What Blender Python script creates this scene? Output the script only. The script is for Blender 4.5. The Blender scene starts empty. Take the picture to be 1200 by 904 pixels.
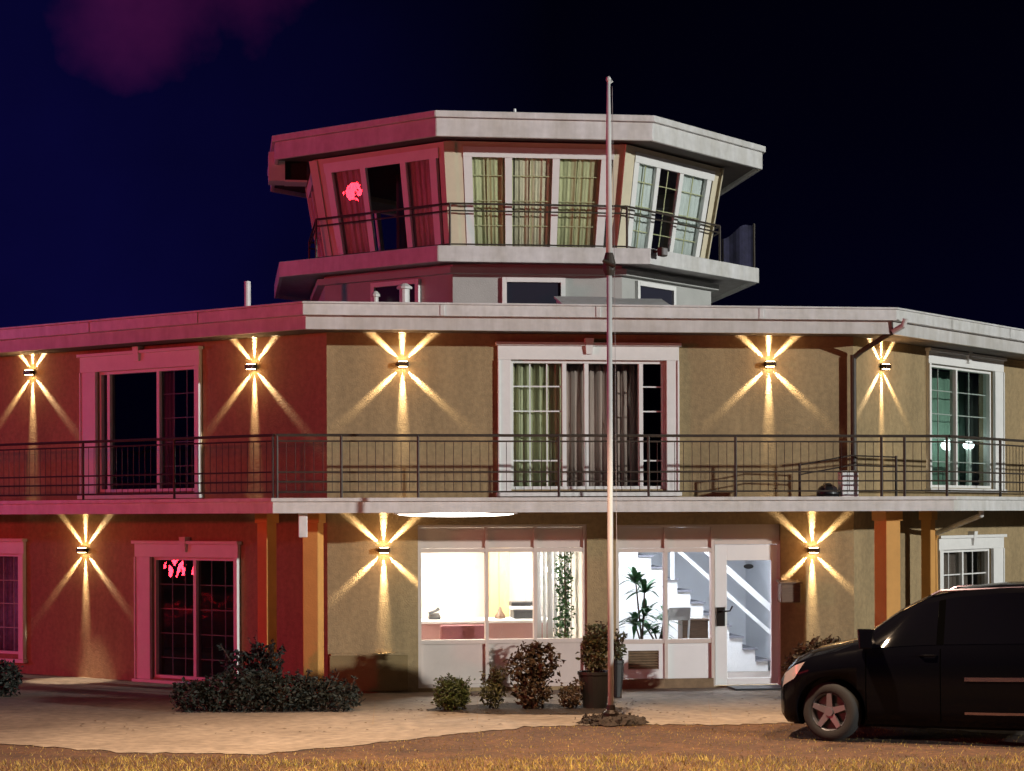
import bpy, math, random
import numpy as np
from mathutils import Vector, Matrix
random.seed(7)
C = bpy.context.scene.collection
sc = bpy.context.scene
R_ = math.radians
c45 = math.sqrt(.5)
T225 = math.tan(R_(22.5))

# ------------------------------------------------------------------ camera (f in photo pixels, 1200x904)
YAW, ROLL, FPX, DIST, EYE, HZ = R_(8), R_(.22), 2400.0, 30.0, 2.6, 602.0
F3 = Vector((math.sin(YAW), math.cos(YAW), 0)); R3 = Vector((math.cos(YAW), -math.sin(YAW), 0)); U3 = Vector((0, 0, 1))
CAM = Vector((0, 0, EYE)) - F3 * DIST

def ray(px, py):
    a, b = px - 600.0, py - HZ
    X = a * math.cos(ROLL) - b * math.sin(ROLL); Y = a * math.sin(ROLL) + b * math.cos(ROLL)
    return F3 + R3 * (X / FPX) - U3 * (Y / FPX)

def hit(px, py, O, N):
    d = ray(px, py)
    return CAM + d * ((Vector(O) - CAM).dot(N) / d.dot(N))

def ground_at(px, py, z=0.0): return hit(px, py, (0, 0, z), Vector((0, 0, 1)))
def at_y(px, py, y): return hit(px, py, (0, y, 0), Vector((0, 1, 0)))

class Frame:
    def __init__(s, ox, oy, ux, uy):
        s.O = Vector((ox, oy, 0)); s.U = Vector((ux, uy, 0)); s.N = Vector((uy, -ux, 0))
    def pt(s, u, d, z): return s.O + s.U * u + s.N * d + Vector((0, 0, z))
    def uz(s, px, py, d=0.0):
        p = hit(px, py, s.O + s.N * d, s.N)
        return (p - s.O).dot(s.U), p.z

# ------------------------------------------------------------------ mesh builder
class MB:
    def __init__(s): s.v, s.f, s.m = [], [], []
    def add(s, vs, fs, mi=0):
        b = len(s.v); s.v += [tuple(x) for x in vs]; s.f += [tuple(b + i for i in f) for f in fs]; s.m += [mi] * len(fs)
    def hexa(s, p, mi=0):   # 4 bottom (ccw), 4 top
        s.add(p, [(0, 3, 2, 1), (4, 5, 6, 7), (0, 1, 5, 4), (1, 2, 6, 5), (2, 3, 7, 6), (3, 0, 4, 7)], mi)
    def box(s, x0, x1, y0, y1, z0, z1, mi=0):
        s.hexa([(x0, y0, z0), (x1, y0, z0), (x1, y1, z0), (x0, y1, z0), (x0, y0, z1), (x1, y0, z1), (x1, y1, z1), (x0, y1, z1)], mi)
    def fbox(s, fr, u0, u1, d0, d1, z0, z1, mi=0):
        p = fr.pt
        s.hexa([p(u0, d1, z0), p(u1, d1, z0), p(u1, d0, z0), p(u0, d0, z0), p(u0, d1, z1), p(u1, d1, z1), p(u1, d0, z1), p(u0, d0, z1)], mi)
    def tube(s, pts, r, n=8, mi=0, caps=True):
        pts = [Vector(p) for p in pts]; rs = r if isinstance(r, (list, tuple)) else [r] * len(pts)
        rings = []; ref = None
        for i, p in enumerate(pts):
            t = (pts[min(i + 1, len(pts) - 1)] - pts[max(i - 1, 0)]).normalized()
            if ref is None: ref = Vector((0, 0, 1)) if abs(t.z) < .9 else Vector((1, 0, 0))
            a = t.cross(ref).normalized(); b = t.cross(a).normalized(); ref = a.cross(t).normalized()
            rings.append([p + (a * math.cos(k * 2 * math.pi / n) + b * math.sin(k * 2 * math.pi / n)) * rs[i] for k in range(n)])
        vs = [q for r_ in rings for q in r_]; fs = []
        for i in range(len(pts) - 1):
            for k in range(n): fs.append((i * n + k, i * n + (k + 1) % n, (i + 1) * n + (k + 1) % n, (i + 1) * n + k))
        if caps: fs.append(tuple(range(n))[::-1]); fs.append(tuple((len(pts) - 1) * n + k for k in range(n)))
        s.add(vs, fs, mi)
    def lathe(s, prof, cx, cy, n=24, mi=0, z0=0.0):
        vs, fs = [], []
        for (r, z) in prof:
            for k in range(n):
                a = k * 2 * math.pi / n; vs.append((cx + r * math.cos(a), cy + r * math.sin(a), z + z0))
        for i in range(len(prof) - 1):
            for k in range(n): fs.append((i * n + k, i * n + (k + 1) % n, (i + 1) * n + (k + 1) % n, (i + 1) * n + k))
        fs.append(tuple(range(n))[::-1]); fs.append(tuple((len(prof) - 1) * n + k for k in range(n)))
        s.add(vs, fs, mi)
    def prism(s, poly, z0, z1, mi=0):
        n = len(poly)
        vs = [(x, y, z0) for x, y in poly] + [(x, y, z1) for x, y in poly]
        s.add(vs, [tuple(range(n))[::-1], tuple(range(n, 2 * n))] + [(i, (i + 1) % n, n + (i + 1) % n, n + i) for i in range(n)], mi)
    def build(s, name, mats, parent=None, smooth=False, bevel=0.0, loc=None):
        me = bpy.data.meshes.new(name); me.from_pydata(s.v, [], s.f)
        for m in (mats if isinstance(mats, (list, tuple)) else [mats]): me.materials.append(m)
        if any(s.m): me.polygons.foreach_set('material_index', s.m)
        if smooth: me.polygons.foreach_set('use_smooth', [True] * len(s.f))
        me.update()
        o = bpy.data.objects.new(name, me); C.objects.link(o)
        if parent is not None:
            o.parent = parent; o.matrix_parent_inverse = Matrix.Translation(-Vector(parent.location)) if parent.type == 'EMPTY' else Matrix()
        if bevel:
            b = o.modifiers.new('bevel', 'BEVEL'); b.width = bevel; b.segments = 2; b.limit_method = 'ANGLE'
        return o

def tag(o, label=None, cat=None, group=None, kind=None):
    if label: o['label'] = label
    if cat: o['category'] = cat
    if group: o['group'] = group
    if kind: o['kind'] = kind
    return o
def thing(name, label, cat, loc=(0, 0, 0), group=None):
    o = bpy.data.objects.new(name, None); C.objects.link(o); o.location = loc; o.empty_display_size = .3
    return tag(o, label, cat, group)

# ------------------------------------------------------------------ materials
def mat(name, col, rough=.6, metal=0.0, var=.0, vscale=3.0, bump=0.0, bscale=60.0, col2=None, spec=.5, coat=0.0, stretch=None, speck=0.0, sscale=40.0):
    m = bpy.data.materials.new(name); m.use_nodes = True; nt = m.node_tree; b = nt.nodes['Principled BSDF']
    b.inputs['Base Color'].default_value = (*col, 1); b.inputs['Roughness'].default_value = rough; b.inputs['Metallic'].default_value = metal
    b.inputs['Specular IOR Level'].default_value = spec; b.inputs['Coat Weight'].default_value = coat
    if var or bump or col2: tc = nt.nodes.new('ShaderNodeTexCoord')
    if var or col2:
        n = nt.nodes.new('ShaderNodeTexNoise'); n.inputs['Scale'].default_value = vscale; n.inputs['Detail'].default_value = 8; n.inputs['Roughness'].default_value = .65
        if stretch:
            mp = nt.nodes.new('ShaderNodeMapping'); mp.inputs['Scale'].default_value = stretch
            nt.links.new(tc.outputs['Object'], mp.inputs[0]); nt.links.new(mp.outputs[0], n.inputs['Vector'])
        else: nt.links.new(tc.outputs['Object'], n.inputs['Vector'])
        r = nt.nodes.new('ShaderNodeValToRGB'); r.color_ramp.elements[0].position = .3; r.color_ramp.elements[1].position = .7
        lo = col2 if col2 else tuple(x * (1 - var) for x in col); hi = col if col2 else tuple(min(1, x * (1 + var)) for x in col)
        r.color_ramp.elements[0].color = (*lo, 1); r.color_ramp.elements[1].color = (*hi, 1)
        nt.links.new(n.outputs['Fac'], r.inputs[0]); colout = r.outputs[0]
        if speck:
            n3 = nt.nodes.new('ShaderNodeTexNoise'); n3.inputs['Scale'].default_value = sscale; n3.inputs['Detail'].default_value = 4; nt.links.new(tc.outputs['Object'], n3.inputs['Vector'])
            r3 = nt.nodes.new('ShaderNodeValToRGB'); r3.color_ramp.elements[0].position = .32; r3.color_ramp.elements[1].position = .68
            r3.color_ramp.elements[0].color = (1 - speck,) * 3 + (1,); r3.color_ramp.elements[1].color = (1, 1, 1, 1); nt.links.new(n3.outputs['Fac'], r3.inputs[0])
            mm = nt.nodes.new('ShaderNodeMixRGB'); mm.blend_type = 'MULTIPLY'; mm.inputs[0].default_value = 1; nt.links.new(colout, mm.inputs[1]); nt.links.new(r3.outputs[0], mm.inputs[2]); colout = mm.outputs[0]
        nt.links.new(colout, b.inputs['Base Color'])
    if bump:
        n2 = nt.nodes.new('ShaderNodeTexNoise'); n2.inputs['Scale'].default_value = bscale; n2.inputs['Detail'].default_value = 6
        nt.links.new(tc.outputs['Object'], n2.inputs['Vector'])
        bp = nt.nodes.new('ShaderNodeBump'); bp.inputs['Strength'].default_value = bump; bp.inputs['Distance'].default_value = .02
        nt.links.new(n2.outputs['Fac'], bp.inputs['Height']); nt.links.new(bp.outputs[0], b.inputs['Normal'])
    return m
def glass(name, tint=(1, 1, 1), refl=1.0, rough=.01):
    m = bpy.data.materials.new(name); m.use_nodes = True; nt = m.node_tree; nt.nodes.clear()
    o = nt.nodes.new('ShaderNodeOutputMaterial'); mx = nt.nodes.new('ShaderNodeMixShader'); t = nt.nodes.new('ShaderNodeBsdfTransparent'); g = nt.nodes.new('ShaderNodeBsdfGlossy')
    f = nt.nodes.new('ShaderNodeLayerWeight'); pw = nt.nodes.new('ShaderNodeMath'); pw.operation = 'POWER'; pw.inputs[1].default_value = 5; ml = nt.nodes.new('ShaderNodeMath'); ml.operation = 'MULTIPLY_ADD'; ml.inputs[1].default_value = .95 * refl; ml.inputs[2].default_value = .04 * refl; ml.use_clamp = True; nt.links.new(f.outputs['Facing'], pw.inputs[0])
    t.inputs[0].default_value = (*tint, 1); g.inputs['Roughness'].default_value = rough
    tc = nt.nodes.new('ShaderNodeTexCoord'); n2 = nt.nodes.new('ShaderNodeTexNoise'); n2.inputs['Scale'].default_value = 2.6
    bp = nt.nodes.new('ShaderNodeBump'); bp.inputs['Strength'].default_value = .10; bp.inputs['Distance'].default_value = .05
    nt.links.new(tc.outputs['Object'], n2.inputs['Vector']); nt.links.new(n2.outputs['Fac'], bp.inputs['Height']); nt.links.new(bp.outputs[0], g.inputs['Normal'])
    nt.links.new(pw.outputs[0], ml.inputs[0]); nt.links.new(ml.outputs[0], mx.inputs[0]); nt.links.new(t.outputs[0], mx.inputs[1]); nt.links.new(g.outputs[0], mx.inputs[2]); nt.links.new(mx.outputs[0], o.inputs[0])
    return m
def emit(name, col, s):
    m = bpy.data.materials.new(name); m.use_nodes = True; b = m.node_tree.nodes['Principled BSDF']
    b.inputs['Base Color'].default_value = (*col, 1); b.inputs['Emission Color'].default_value = (*col, 1); b.inputs['Emission Strength'].default_value = s
    return m

M = dict(
    stucco=mat('tan_stucco', (.325, .235, .12), .85, var=.2, vscale=1.2, bump=.35, bscale=45, stretch=(1.6, 1.6, .28), speck=.22, sscale=14),
    trim=mat('white_trim', (.74, .73, .71), .5, var=.05, vscale=5, bump=.05, bscale=20),
    fascia=mat('white_fascia', (.64, .62, .61), .5, col2=(.46, .43, .39), vscale=1.5, bump=.06, bscale=12, stretch=(2.5, 2.5, .3), speck=.12, sscale=8),
    gutter=mat('white_gutter', (.74, .73, .73), .4, col2=(.56, .54, .50), vscale=1.6, stretch=(2.2, 2.2, .35), speck=.14, sscale=9, bump=.12, bscale=2.5),
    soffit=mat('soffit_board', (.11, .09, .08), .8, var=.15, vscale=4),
    roof=mat('roof_membrane', (.34, .33, .33), .9, var=.2, vscale=2),
    column=mat('warm_tinted_column', (.55, .27, .07), .8, var=.1, vscale=3, bump=.2, bscale=40),  # tan columns, with the warm lamp spill tinted into the colour
    panel=mat('cream_panel', (.58, .50, .45), .6, var=.05, vscale=4),
    cpost=mat('cream_post', (.62, .55, .40), .6, var=.06, vscale=5),
    shaft=mat('grey_render', (.40, .40, .38), .85, var=.1, vscale=2, bump=.25),
    plinth=mat('brown_plinth', (.22, .15, .085), .85, var=.25, vscale=6, bump=.4),
    utility=mat('brown_panel', (.21, .145, .06), .75, var=.12, vscale=4, bump=.2),
    black=mat('black_metal', (.045, .033, .024), .6, var=.3, vscale=8),
    bronze=mat('bronze_metal', (.02, .013, .01), .4, .6),
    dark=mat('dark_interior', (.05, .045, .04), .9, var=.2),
    iwall=mat('room_paint', (.78, .75, .69), .8, var=.03),
    iwall2=mat('stair_hall_paint', (.66, .68, .72), .8, var=.04),
    ifloor=mat('lobby_floor', (.30, .24, .2), .4, var=.15),
    glass=glass('window_glass', (.86, .9, .88), 1.0), gdark=glass('tinted_glass', (.66, .70, .68), 1.0), gclear=glass('lobby_glass', (.95, .96, .97), 1.0),
    olive=mat('olive_curtain', (.56, .56, .30), .9, var=.2, vscale=6, stretch=(6, 6, .3)),
    sheer=mat('pale_curtain', (.66, .72, .66), .9, var=.15, vscale=6, stretch=(6, 6, .3)),
    rosec=mat('rose_curtain', (.60, .40, .37), .9, var=.3, vscale=5, stretch=(6, 6, .3)),
    beige=mat('beige_curtain', (.66, .60, .40), .9, var=.22, vscale=6, stretch=(6, 6, .3)),
    greenc=mat('green_curtain', (.24, .38, .30), .9, var=.2, vscale=6, stretch=(6, 6, .3)),
    violetc=mat('violet_curtain', (.38, .32, .55), .9, var=.35, vscale=9),
    maroon=mat('maroon_fabric', (.23, .07, .08), .8, var=.12, vscale=12, bump=.2),
    rose=mat('rose_laminate', (.52, .32, .32), .5, var=.06),
    whitep=mat('white_paint', (.78, .78, .78), .45, var=.03),
    tread=mat('grey_tread', (.20, .20, .23), .7, var=.1),
    wood=mat('brown_wood', (.13, .075, .045), .5, var=.3, vscale=6, stretch=(1, 8, 8)),
    steel=mat('pole_aluminium', (.62, .62, .60), .55, .0, var=.12, vscale=7, stretch=(1, 1, .2)),
    leafd=mat('dark_leaf', (.012, .016, .009), .7, col2=(.005, .006, .004), vscale=9),
    leafg=mat('green_leaf', (.085, .11, .022), .55, col2=(.035, .05, .014), vscale=9),
    leafo=mat('olive_leaf', (.13, .12, .04), .6, col2=(.05, .045, .018), vscale=7),
    leafb=mat('brown_leaf', (.115, .072, .030), .7, col2=(.05, .028, .014), vscale=7),
    leafp=mat('palm_leaf', (.035, .12, .035), .45, col2=(.018, .06, .02), vscale=6),
    bark=mat('bark', (.07, .045, .03), .9, var=.3, vscale=20),
    pot=mat('black_pot', (.015, .013, .012), .5, var=.2),
    mulch=mat('dark_mulch', (.035, .022, .015), .95, col2=(.012, .009, .007), vscale=18, bump=.9, bscale=30),
    blackpl=mat('black_plastic', (.02, .02, .022), .4),
    greypl=mat('grey_plastic', (.32, .31, .31), .6),
    tyre=mat('tyre_rubber', (.012, .012, .012), .85, bump=.2, bscale=90),
    rim=mat('alloy_rim', (.15, .15, .17), .45, .5),
    paint=mat('black_car_paint', (.002, .002, .003), .12, .0, spec=.1, coat=.05),
    chrome=mat('chrome_trim', (.40, .33, .42), .22, 1.0),
    lens=mat('lamp_lens', (.30, .28, .28), .12, coat=1.0),
    lampglow=emit('warm_lens_glow', (1, .72, .35), 40), roomglow=emit('room_lamp_glow', (1, .93, .82), 14), coolglow=emit('hall_lamp_glow', (.88, .93, 1), 12),
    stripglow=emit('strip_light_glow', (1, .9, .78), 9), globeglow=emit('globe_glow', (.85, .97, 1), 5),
)

# ================================================================== BUILDING GEOMETRY
xL = at_y(383, 480, 0).x; xR = at_y(1000, 480, 0).x
FR = Frame(0, 0, 1, 0)
LW = Frame(xL, 0, c45, -c45)          # u < 0 on the wing
RW = Frame(xR, 0, c45, c45)           # u > 0 on the wing
WL, WR = 11.5, 10.5
Z_SLAB0, Z_SLAB1 = 2.615, 2.82
Z_SOF, Z_EAVE = 5.235, 5.585
BAL, OVH = 2.0, .8
TH = .25

bld = thing('hotel_building', 'tan two storey stucco building with white trimmed roof and glazed octagonal control tower on top', 'building', (0, 0, 0))

def wall(name, fr, u0, u1, z0, z1, ops, m, parent):
    us = sorted({u0, u1, *[o[0] for o in ops], *[o[1] for o in ops]}); zs = sorted({z0, z1, *[o[2] for o in ops], *[o[3] for o in ops]})
    solid = lambda i, j: 0 <= i < len(us) - 1 and 0 <= j < len(zs) - 1 and not any(o[0] - 1e-6 <= us[i] and us[i + 1] <= o[1] + 1e-6 and o[2] - 1e-6 <= zs[j] and zs[j + 1] <= o[3] + 1e-6 for o in ops)
    mb = MB(); idx = {}
    def v(i, j, k):
        if (i, j, k) not in idx: idx[(i, j, k)] = len(mb.v); mb.v.append(tuple(fr.pt(us[i], -TH * k, zs[j])))
        return idx[(i, j, k)]
    for i in range(len(us) - 1):
        for j in range(len(zs) - 1):
            if not solid(i, j): continue
            q = [(v(i, j, 0), v(i + 1, j, 0), v(i + 1, j + 1, 0), v(i, j + 1, 0)), (v(i, j, 1), v(i, j + 1, 1), v(i + 1, j + 1, 1), v(i + 1, j, 1))]
            if not solid(i - 1, j): q.append((v(i, j, 0), v(i, j + 1, 0), v(i, j + 1, 1), v(i, j, 1)))
            if not solid(i + 1, j): q.append((v(i + 1, j, 0), v(i + 1, j, 1), v(i + 1, j + 1, 1), v(i + 1, j + 1, 0)))
            if not solid(i, j - 1): q.append((v(i, j, 0), v(i, j, 1), v(i + 1, j, 1), v(i + 1, j, 0)))
            if not solid(i, j + 1): q.append((v(i, j + 1, 0), v(i + 1, j + 1, 0), v(i + 1, j + 1, 1), v(i, j + 1, 1)))
            mb.f += q; mb.m += [0] * len(q)
    return mb.build(name, m, parent)

def rect(fr, x0, y0, x1, y1):
    xm, ym = (x0 + x1) / 2, (y0 + y1) / 2
    return fr.uz(x0, ym)[0], fr.uz(x1, ym)[0], fr.uz(xm, y1)[1], fr.uz(xm, y0)[1]

openings = {'F': [], 'L': [], 'R': []}
def window(key, fr, casing, gl, mull, bars, gm, label=None, knob=True, zmin=None, u_ext=None, front=False):
    """casing / gl: outlines; mull: verticals of the sashes; bars: (x0,x1,[v],[h]) glazing bars"""
    cu0, cu1, cz0, cz1 = rect(fr, *casing); gu0, gu1, gz0, gz1 = rect(fr, *gl)
    if u_ext is not None: cu0, gu0 = u_ext, u_ext + (cu1 - gu1)
    if zmin is not None: cz0 = max(cz0, zmin); gz0 = max(gz0, zmin + .07)
    xm = (casing[0] + casing[2]) / 2
    f = .045
    o0, o1, p0, p1 = gu0 - f, gu1 + f, gz0 - f, gz1 + f
    openings[key].append((o0, o1, p0, p1))
    uu = lambda px: fr.uz(px, (gl[1] + gl[3]) / 2)[0]; zz = lambda py: fr.uz(xm, py)[1]
    fm = MB()
    fm.fbox(fr, o0, gu0, -.15, -.03, p0, p1); fm.fbox(fr, gu1, o1, -.15, -.03, p0, p1)
    fm.fbox(fr, gu0, gu1, -.15, -.03, p0, gz0); fm.fbox(fr, gu0, gu1, -.15, -.03, gz1, p1)
    for px in mull: u = uu(px); fm.fbox(fr, u - .03, u + .03, -.148, -.04, gz0, gz1)
    w = fm.build('window', M['trim'], bld)
    if label: w['label'] = label
    cm = MB()
    hd = .055
    cm.fbox(fr, cu0, o0, .002, hd, cz0, p1); cm.fbox(fr, o1, cu1, .002, hd, cz0, p1)
    cm.fbox(fr, cu0, cu1, .002, hd + .004, p1, cz1 - .05); cm.fbox(fr, cu0 - .03, cu1 + .03, .002, hd + .05, cz1 - .05, cz1)
    bead = .03
    cm.fbox(fr, cu0, cu0 + bead, hd, hd + .02, cz0, p1); cm.fbox(fr, cu1 - bead, cu1, hd, hd + .02, cz0, p1)
    cm.build('casing', M['trim'], w, bevel=.006)
    if knob:
        k = MB(); um = (cu0 + cu1) / 2; k.hexa([fr.pt(um + a, d, z) for (a, d, z) in [(-.045, .1, cz1 - .17), (.045, .1, cz1 - .17), (.045, .002, cz1 - .17), (-.045, .002, cz1 - .17), (-.065, .125, cz1 + .06), (.065, .125, cz1 + .06), (.065, .002, cz1 + .06), (-.065, .002, cz1 + .06)]])
        k.build('keystone', M['trim'], w)
    s = MB(); s.fbox(fr, cu0 - .03, cu1 + .03, .002, .1, cz0 - .06, cz0 - .002); s.build('sill', M['trim'], w, bevel=.006)
    us = [gu0] + sorted(uu(px) for px in mull) + [gu1]
    for a, b in zip(us[:-1], us[1:]):
        if b - a < .03: continue
        pm = MB(); pm.fbox(fr, a + .002, b - .002, -.10, -.094, gz0 + .002, gz1 - .002); pm.build('pane', gm, w)
    for (x0, x1, vs, hs) in bars:
        bm = MB(); a, b = uu(x0), uu(x1); e, h_ = (-.091, .010) if front else (-.125, .008)
        for px in vs: u = uu(px); bm.fbox(fr, u - h_, u + h_, e, e + .013, gz0 + .003, gz1 - .003)
        if not vs: bm.fbox(fr, a, a + .014, e, e + .013, gz0 + .003, gz1 - .003)
        for py in hs: z = zz(py); bm.fbox(fr, a, b, e - .001, e + .014, z - h_, z + h_)
        bm.build('glazing_bars', M['trim'], w)
    return w, (gu0, gu1, gz0, gz1)

wUM, gUM = window('F', FR, (583, 402, 795, 577), (602, 426, 777, 570), [662, 688, 752], [(602, 662, [622, 642], [453, 482, 511, 540]), (752, 777, [], [453, 482, 511, 540])], M['glass'], front=True)
wUL, gUL = window('L', LW, (97, 411, 237, 580), (117, 436, 228, 573), [125, 183], [(117, 125, [], [463, 491, 519, 547]), (183, 228, [198, 213], [463, 491, 519, 547])], M['gdark'])
wUR, gUR = window('R', RW, (1085, 414, 1173, 573), (1090, 434, 1162, 569), [1124], [(1090, 1124, [1107], [460, 487, 515, 542]), (1124, 1162, [1143], [460, 487, 515, 542])], M['glass'])
wLD, gLD = window('L', LW, (161, 634, 282, 806), (181, 657, 274, 801), [226], [(181, 226, [196, 211], [686, 715, 744, 773]), (226, 274, [242, 258], [686, 715, 744, 773])], M['gdark'], zmin=.05)
wLW, gLW = window('L', LW, (-62, 631, 31, 770), (-50, 652, 22, 762), [-14], [(-14, 22, [-2, 10], [680, 707, 735]), (-50, -14, [-38, -26], [680, 707, 735])], M['glass'])
wLR, gLR = window('R', RW, (1097, 627, 1173, 735), (1104, 647, 1160, 725), [1131], [(1104, 1131, [1117], [673, 699]), (1131, 1160, [1145], [673, 699])], M['gdark'], front=True)
# street level shop fronts
s1 = rect(FR, 490, 615, 688, 812); s2 = rect(FR, 722, 615, 915, 812)
s1 = (s1[0], s1[1], 0.06, s1[3]); s2 = (s2[0], s2[1], 0.02, s2[3])
openings['F'] += [s1, s2]

wall('front_wall', FR, xL, xR, 0, Z_SOF - .002, openings['F'], M['stucco'], bld)
wall('wing_wall', LW, -WL, -TH * T225 * 0, 0, Z_SOF - .002, openings['L'], M['stucco'], bld)
wall('wing_wall', RW, 0, WR, 0, Z_SOF - .002, openings['R'], M['stucco'], bld)
lf = LW.pt(-WL, 0, 0); rf = RW.pt(WR, 0, 0)
bk = MB(); YB = max(lf.y, rf.y) + 3
for a, b in (((lf.x, lf.y), (lf.x, YB)), ((lf.x, YB), (rf.x, YB)), ((rf.x, YB), (rf.x, rf.y))):
    a, b = Vector((*a, 0)), Vector((*b, 0)); d = (b - a).normalized(); n = Vector((d.y, -d.x, 0)) * .2
    bk.hexa([a, b, b + n, a + n, a + Vector((0, 0, Z_SOF - .003)), b + Vector((0, 0, Z_SOF - .003)), b + n + Vector((0, 0, Z_SOF - .003)), a + n + Vector((0, 0, Z_SOF - .003))])
bk.build('rear_wall', M['stucco'], bld)

def path(o, ext=0.0):     # the facade line pushed out by o
    L = Vector((xL - o * T225, -o, 0)); R = Vector((xR + o * T225, -o, 0))
    return [L + Vector((-c45, c45, 0)) * (WL + ext), L, R, R + Vector((c45, c45, 0)) * (WR + ext)]
def band(mb, o0, o1, z0, z1, mi=0, seg=(0, 1, 2)):
    a, b = path(o0), path(o1)
    for i in seg:
        p = [b[i], b[i + 1], a[i + 1], a[i]]
        mb.hexa([q + Vector((0, 0, z0)) for q in p] + [q + Vector((0, 0, z1)) for q in p], mi)
def poly(o, back=True):
    p = [(q.x, q.y) for q in path(o)]
    return p + [(p[3][0], YB + .2), (p[0][0], YB + .2)]
# balcony slab, gutter edge, floors
m_ = MB(); band(m_, .004, BAL - .06, Z_SLAB0 + .02, Z_SLAB1 - .015); m_.build('balcony_slab', M['fascia'], bld)
for seg in ((0,), (1,), (2,)):
    m_ = MB(); band(m_, BAL - .058, BAL, Z_SLAB0, Z_SLAB1 - .05, seg=seg); band(m_, BAL - .058, BAL + .05, Z_SLAB1 - .048, Z_SLAB1, seg=seg)
    m_.build('balcony_edge', M['gutter'], bld)
m_ = MB(); m_.prism(poly(-TH - .01), Z_SLAB0 + .03, Z_SLAB1 - .02); m_.build('upper_floor', M['dark'], bld)
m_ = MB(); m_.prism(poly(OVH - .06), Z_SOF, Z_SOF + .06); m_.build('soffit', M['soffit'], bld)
m_ = MB(); m_.prism(poly(OVH - .07), Z_SOF + .062, Z_EAVE - .03); m_.build('roof', M['roof'], bld)
for seg in ((0,), (1,), (2,)):
    m_ = MB(); band(m_, OVH - .058, OVH, Z_SOF - .03, Z_EAVE - .19, seg=seg); m_.build('fascia', M['fascia'], bld)
    m_ = MB(); band(m_, OVH - .058, OVH + .10, Z_EAVE - .188, Z_EAVE - .03, seg=seg); band(m_, OVH + .02, OVH + .125, Z_EAVE - .028, Z_EAVE, seg=seg)
    g_ = path(OVH + .10); A_, B_ = g_[seg[0]], g_[seg[0] + 1]; L_ = (B_ - A_).length; D_ = (B_ - A_) / L_; fj = Frame(A_.x, A_.y, D_.x, D_.y)
    for i in range(1, int(L_ / 2.4) + 1):
        uj = L_ * i / (int(L_ / 2.4) + 1) + .2 * math.sin(i * 5); m_.fbox(fj, uj - .035, uj + .035, .001, .012, Z_EAVE - .186, Z_EAVE - .032)
    m_.build('gutter', M['gutter'], bld, bevel=.012)
# columns
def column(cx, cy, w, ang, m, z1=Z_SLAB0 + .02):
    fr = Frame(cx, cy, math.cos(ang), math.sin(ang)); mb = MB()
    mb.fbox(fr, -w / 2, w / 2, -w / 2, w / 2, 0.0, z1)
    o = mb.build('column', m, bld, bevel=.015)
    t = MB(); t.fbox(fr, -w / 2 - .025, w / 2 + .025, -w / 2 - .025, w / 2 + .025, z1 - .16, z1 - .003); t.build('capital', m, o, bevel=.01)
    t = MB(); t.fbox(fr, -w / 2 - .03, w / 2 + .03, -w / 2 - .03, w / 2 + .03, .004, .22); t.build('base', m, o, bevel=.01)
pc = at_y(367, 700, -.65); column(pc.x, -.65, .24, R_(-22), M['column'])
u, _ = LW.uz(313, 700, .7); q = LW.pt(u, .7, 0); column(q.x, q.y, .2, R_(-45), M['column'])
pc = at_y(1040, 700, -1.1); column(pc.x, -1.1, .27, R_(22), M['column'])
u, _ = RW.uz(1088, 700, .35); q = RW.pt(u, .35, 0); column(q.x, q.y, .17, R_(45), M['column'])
# low brown access panel on the wall
a = rect(FR, 386, 768, 478, 810); m_ = MB(); m_.fbox(FR, a[0], a[1], .003, .05, .03, a[3]); o = m_.build('access_panel', M['utility'], bld, bevel=.008)
m_ = MB(); m_.fbox(FR, a[0] + .02, a[1] + .02, .003, .065, a[3], a[3] + .03); m_.build('cap', M['stucco'], o)

# ------------------------------------------------------------------ shop fronts and door
def Fu(px): return FR.uz(px, 700)[0]
def Fz(px, py): return FR.uz(px, py)[1]
def front(x0, x1, mulls, panes_h, name, op, extra=None):
    u0, u1, z0, z1 = op; zt = Fz((x0 + x1) / 2, 645); zb = Fz((x0 + x1) / 2, 752)
    mb = MB(); fw = .05
    us = [u0] + [Fu(p) for p in mulls] + [u1 if extra is None else Fu(extra)]
    for i, u in enumerate(us):
        a, b = (u, u + fw) if i == 0 else ((u - fw, u) if i == len(us) - 1 else (u - fw / 2, u + fw / 2))
        mb.fbox(FR, a, b, -.16, -.03, z0, z1)
    for i in range(len(us) - 1):
        a = us[i] + (fw if i == 0 else fw / 2); b = us[i + 1] - (fw if i == len(us) - 2 else fw / 2)
        for z, h in ((z1 - .04, .04), (zt - .03, .06), (zb - .03, .06), (z0, .05)): mb.fbox(FR, a, b, -.155, -.035, z, z + h)
    o = mb.build(name, M['panel'], bld)
    bays = []
    for i in range(len(us) - 1):
        a = us[i] + (fw if i == 0 else fw / 2) + .002; b = us[i + 1] - (fw if i == len(us) - 2 else fw / 2) - .002
        t = MB(); t.fbox(FR, a, b, -.11, -.07, zt + .033, z1 - .043); t.build('transom_panel', M['panel'], o)
        t = MB(); t.fbox(FR, a, b, -.10, -.094, zb + .033, zt - .033); t.build('pane', M['gclear'], o)
        bays.append((a, b, z0 + .052, zb - .033))
    return o, bays, (zt, zb)
sf1, b1, z_1 = front(490, 688, [571, 628], None, 'storefront_window', s1)
for (a, b, c, d) in b1:
    t = MB(); t.fbox(FR, a, b, -.11, -.07, c, d); t.build('lower_panel', M['panel'], sf1)
sf2, b2, z_2 = front(722, 838, [781], None, 'storefront_window', s2, extra=838)
a, b, c, d = b2[0]
gz = Fz(755, 796)
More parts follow.
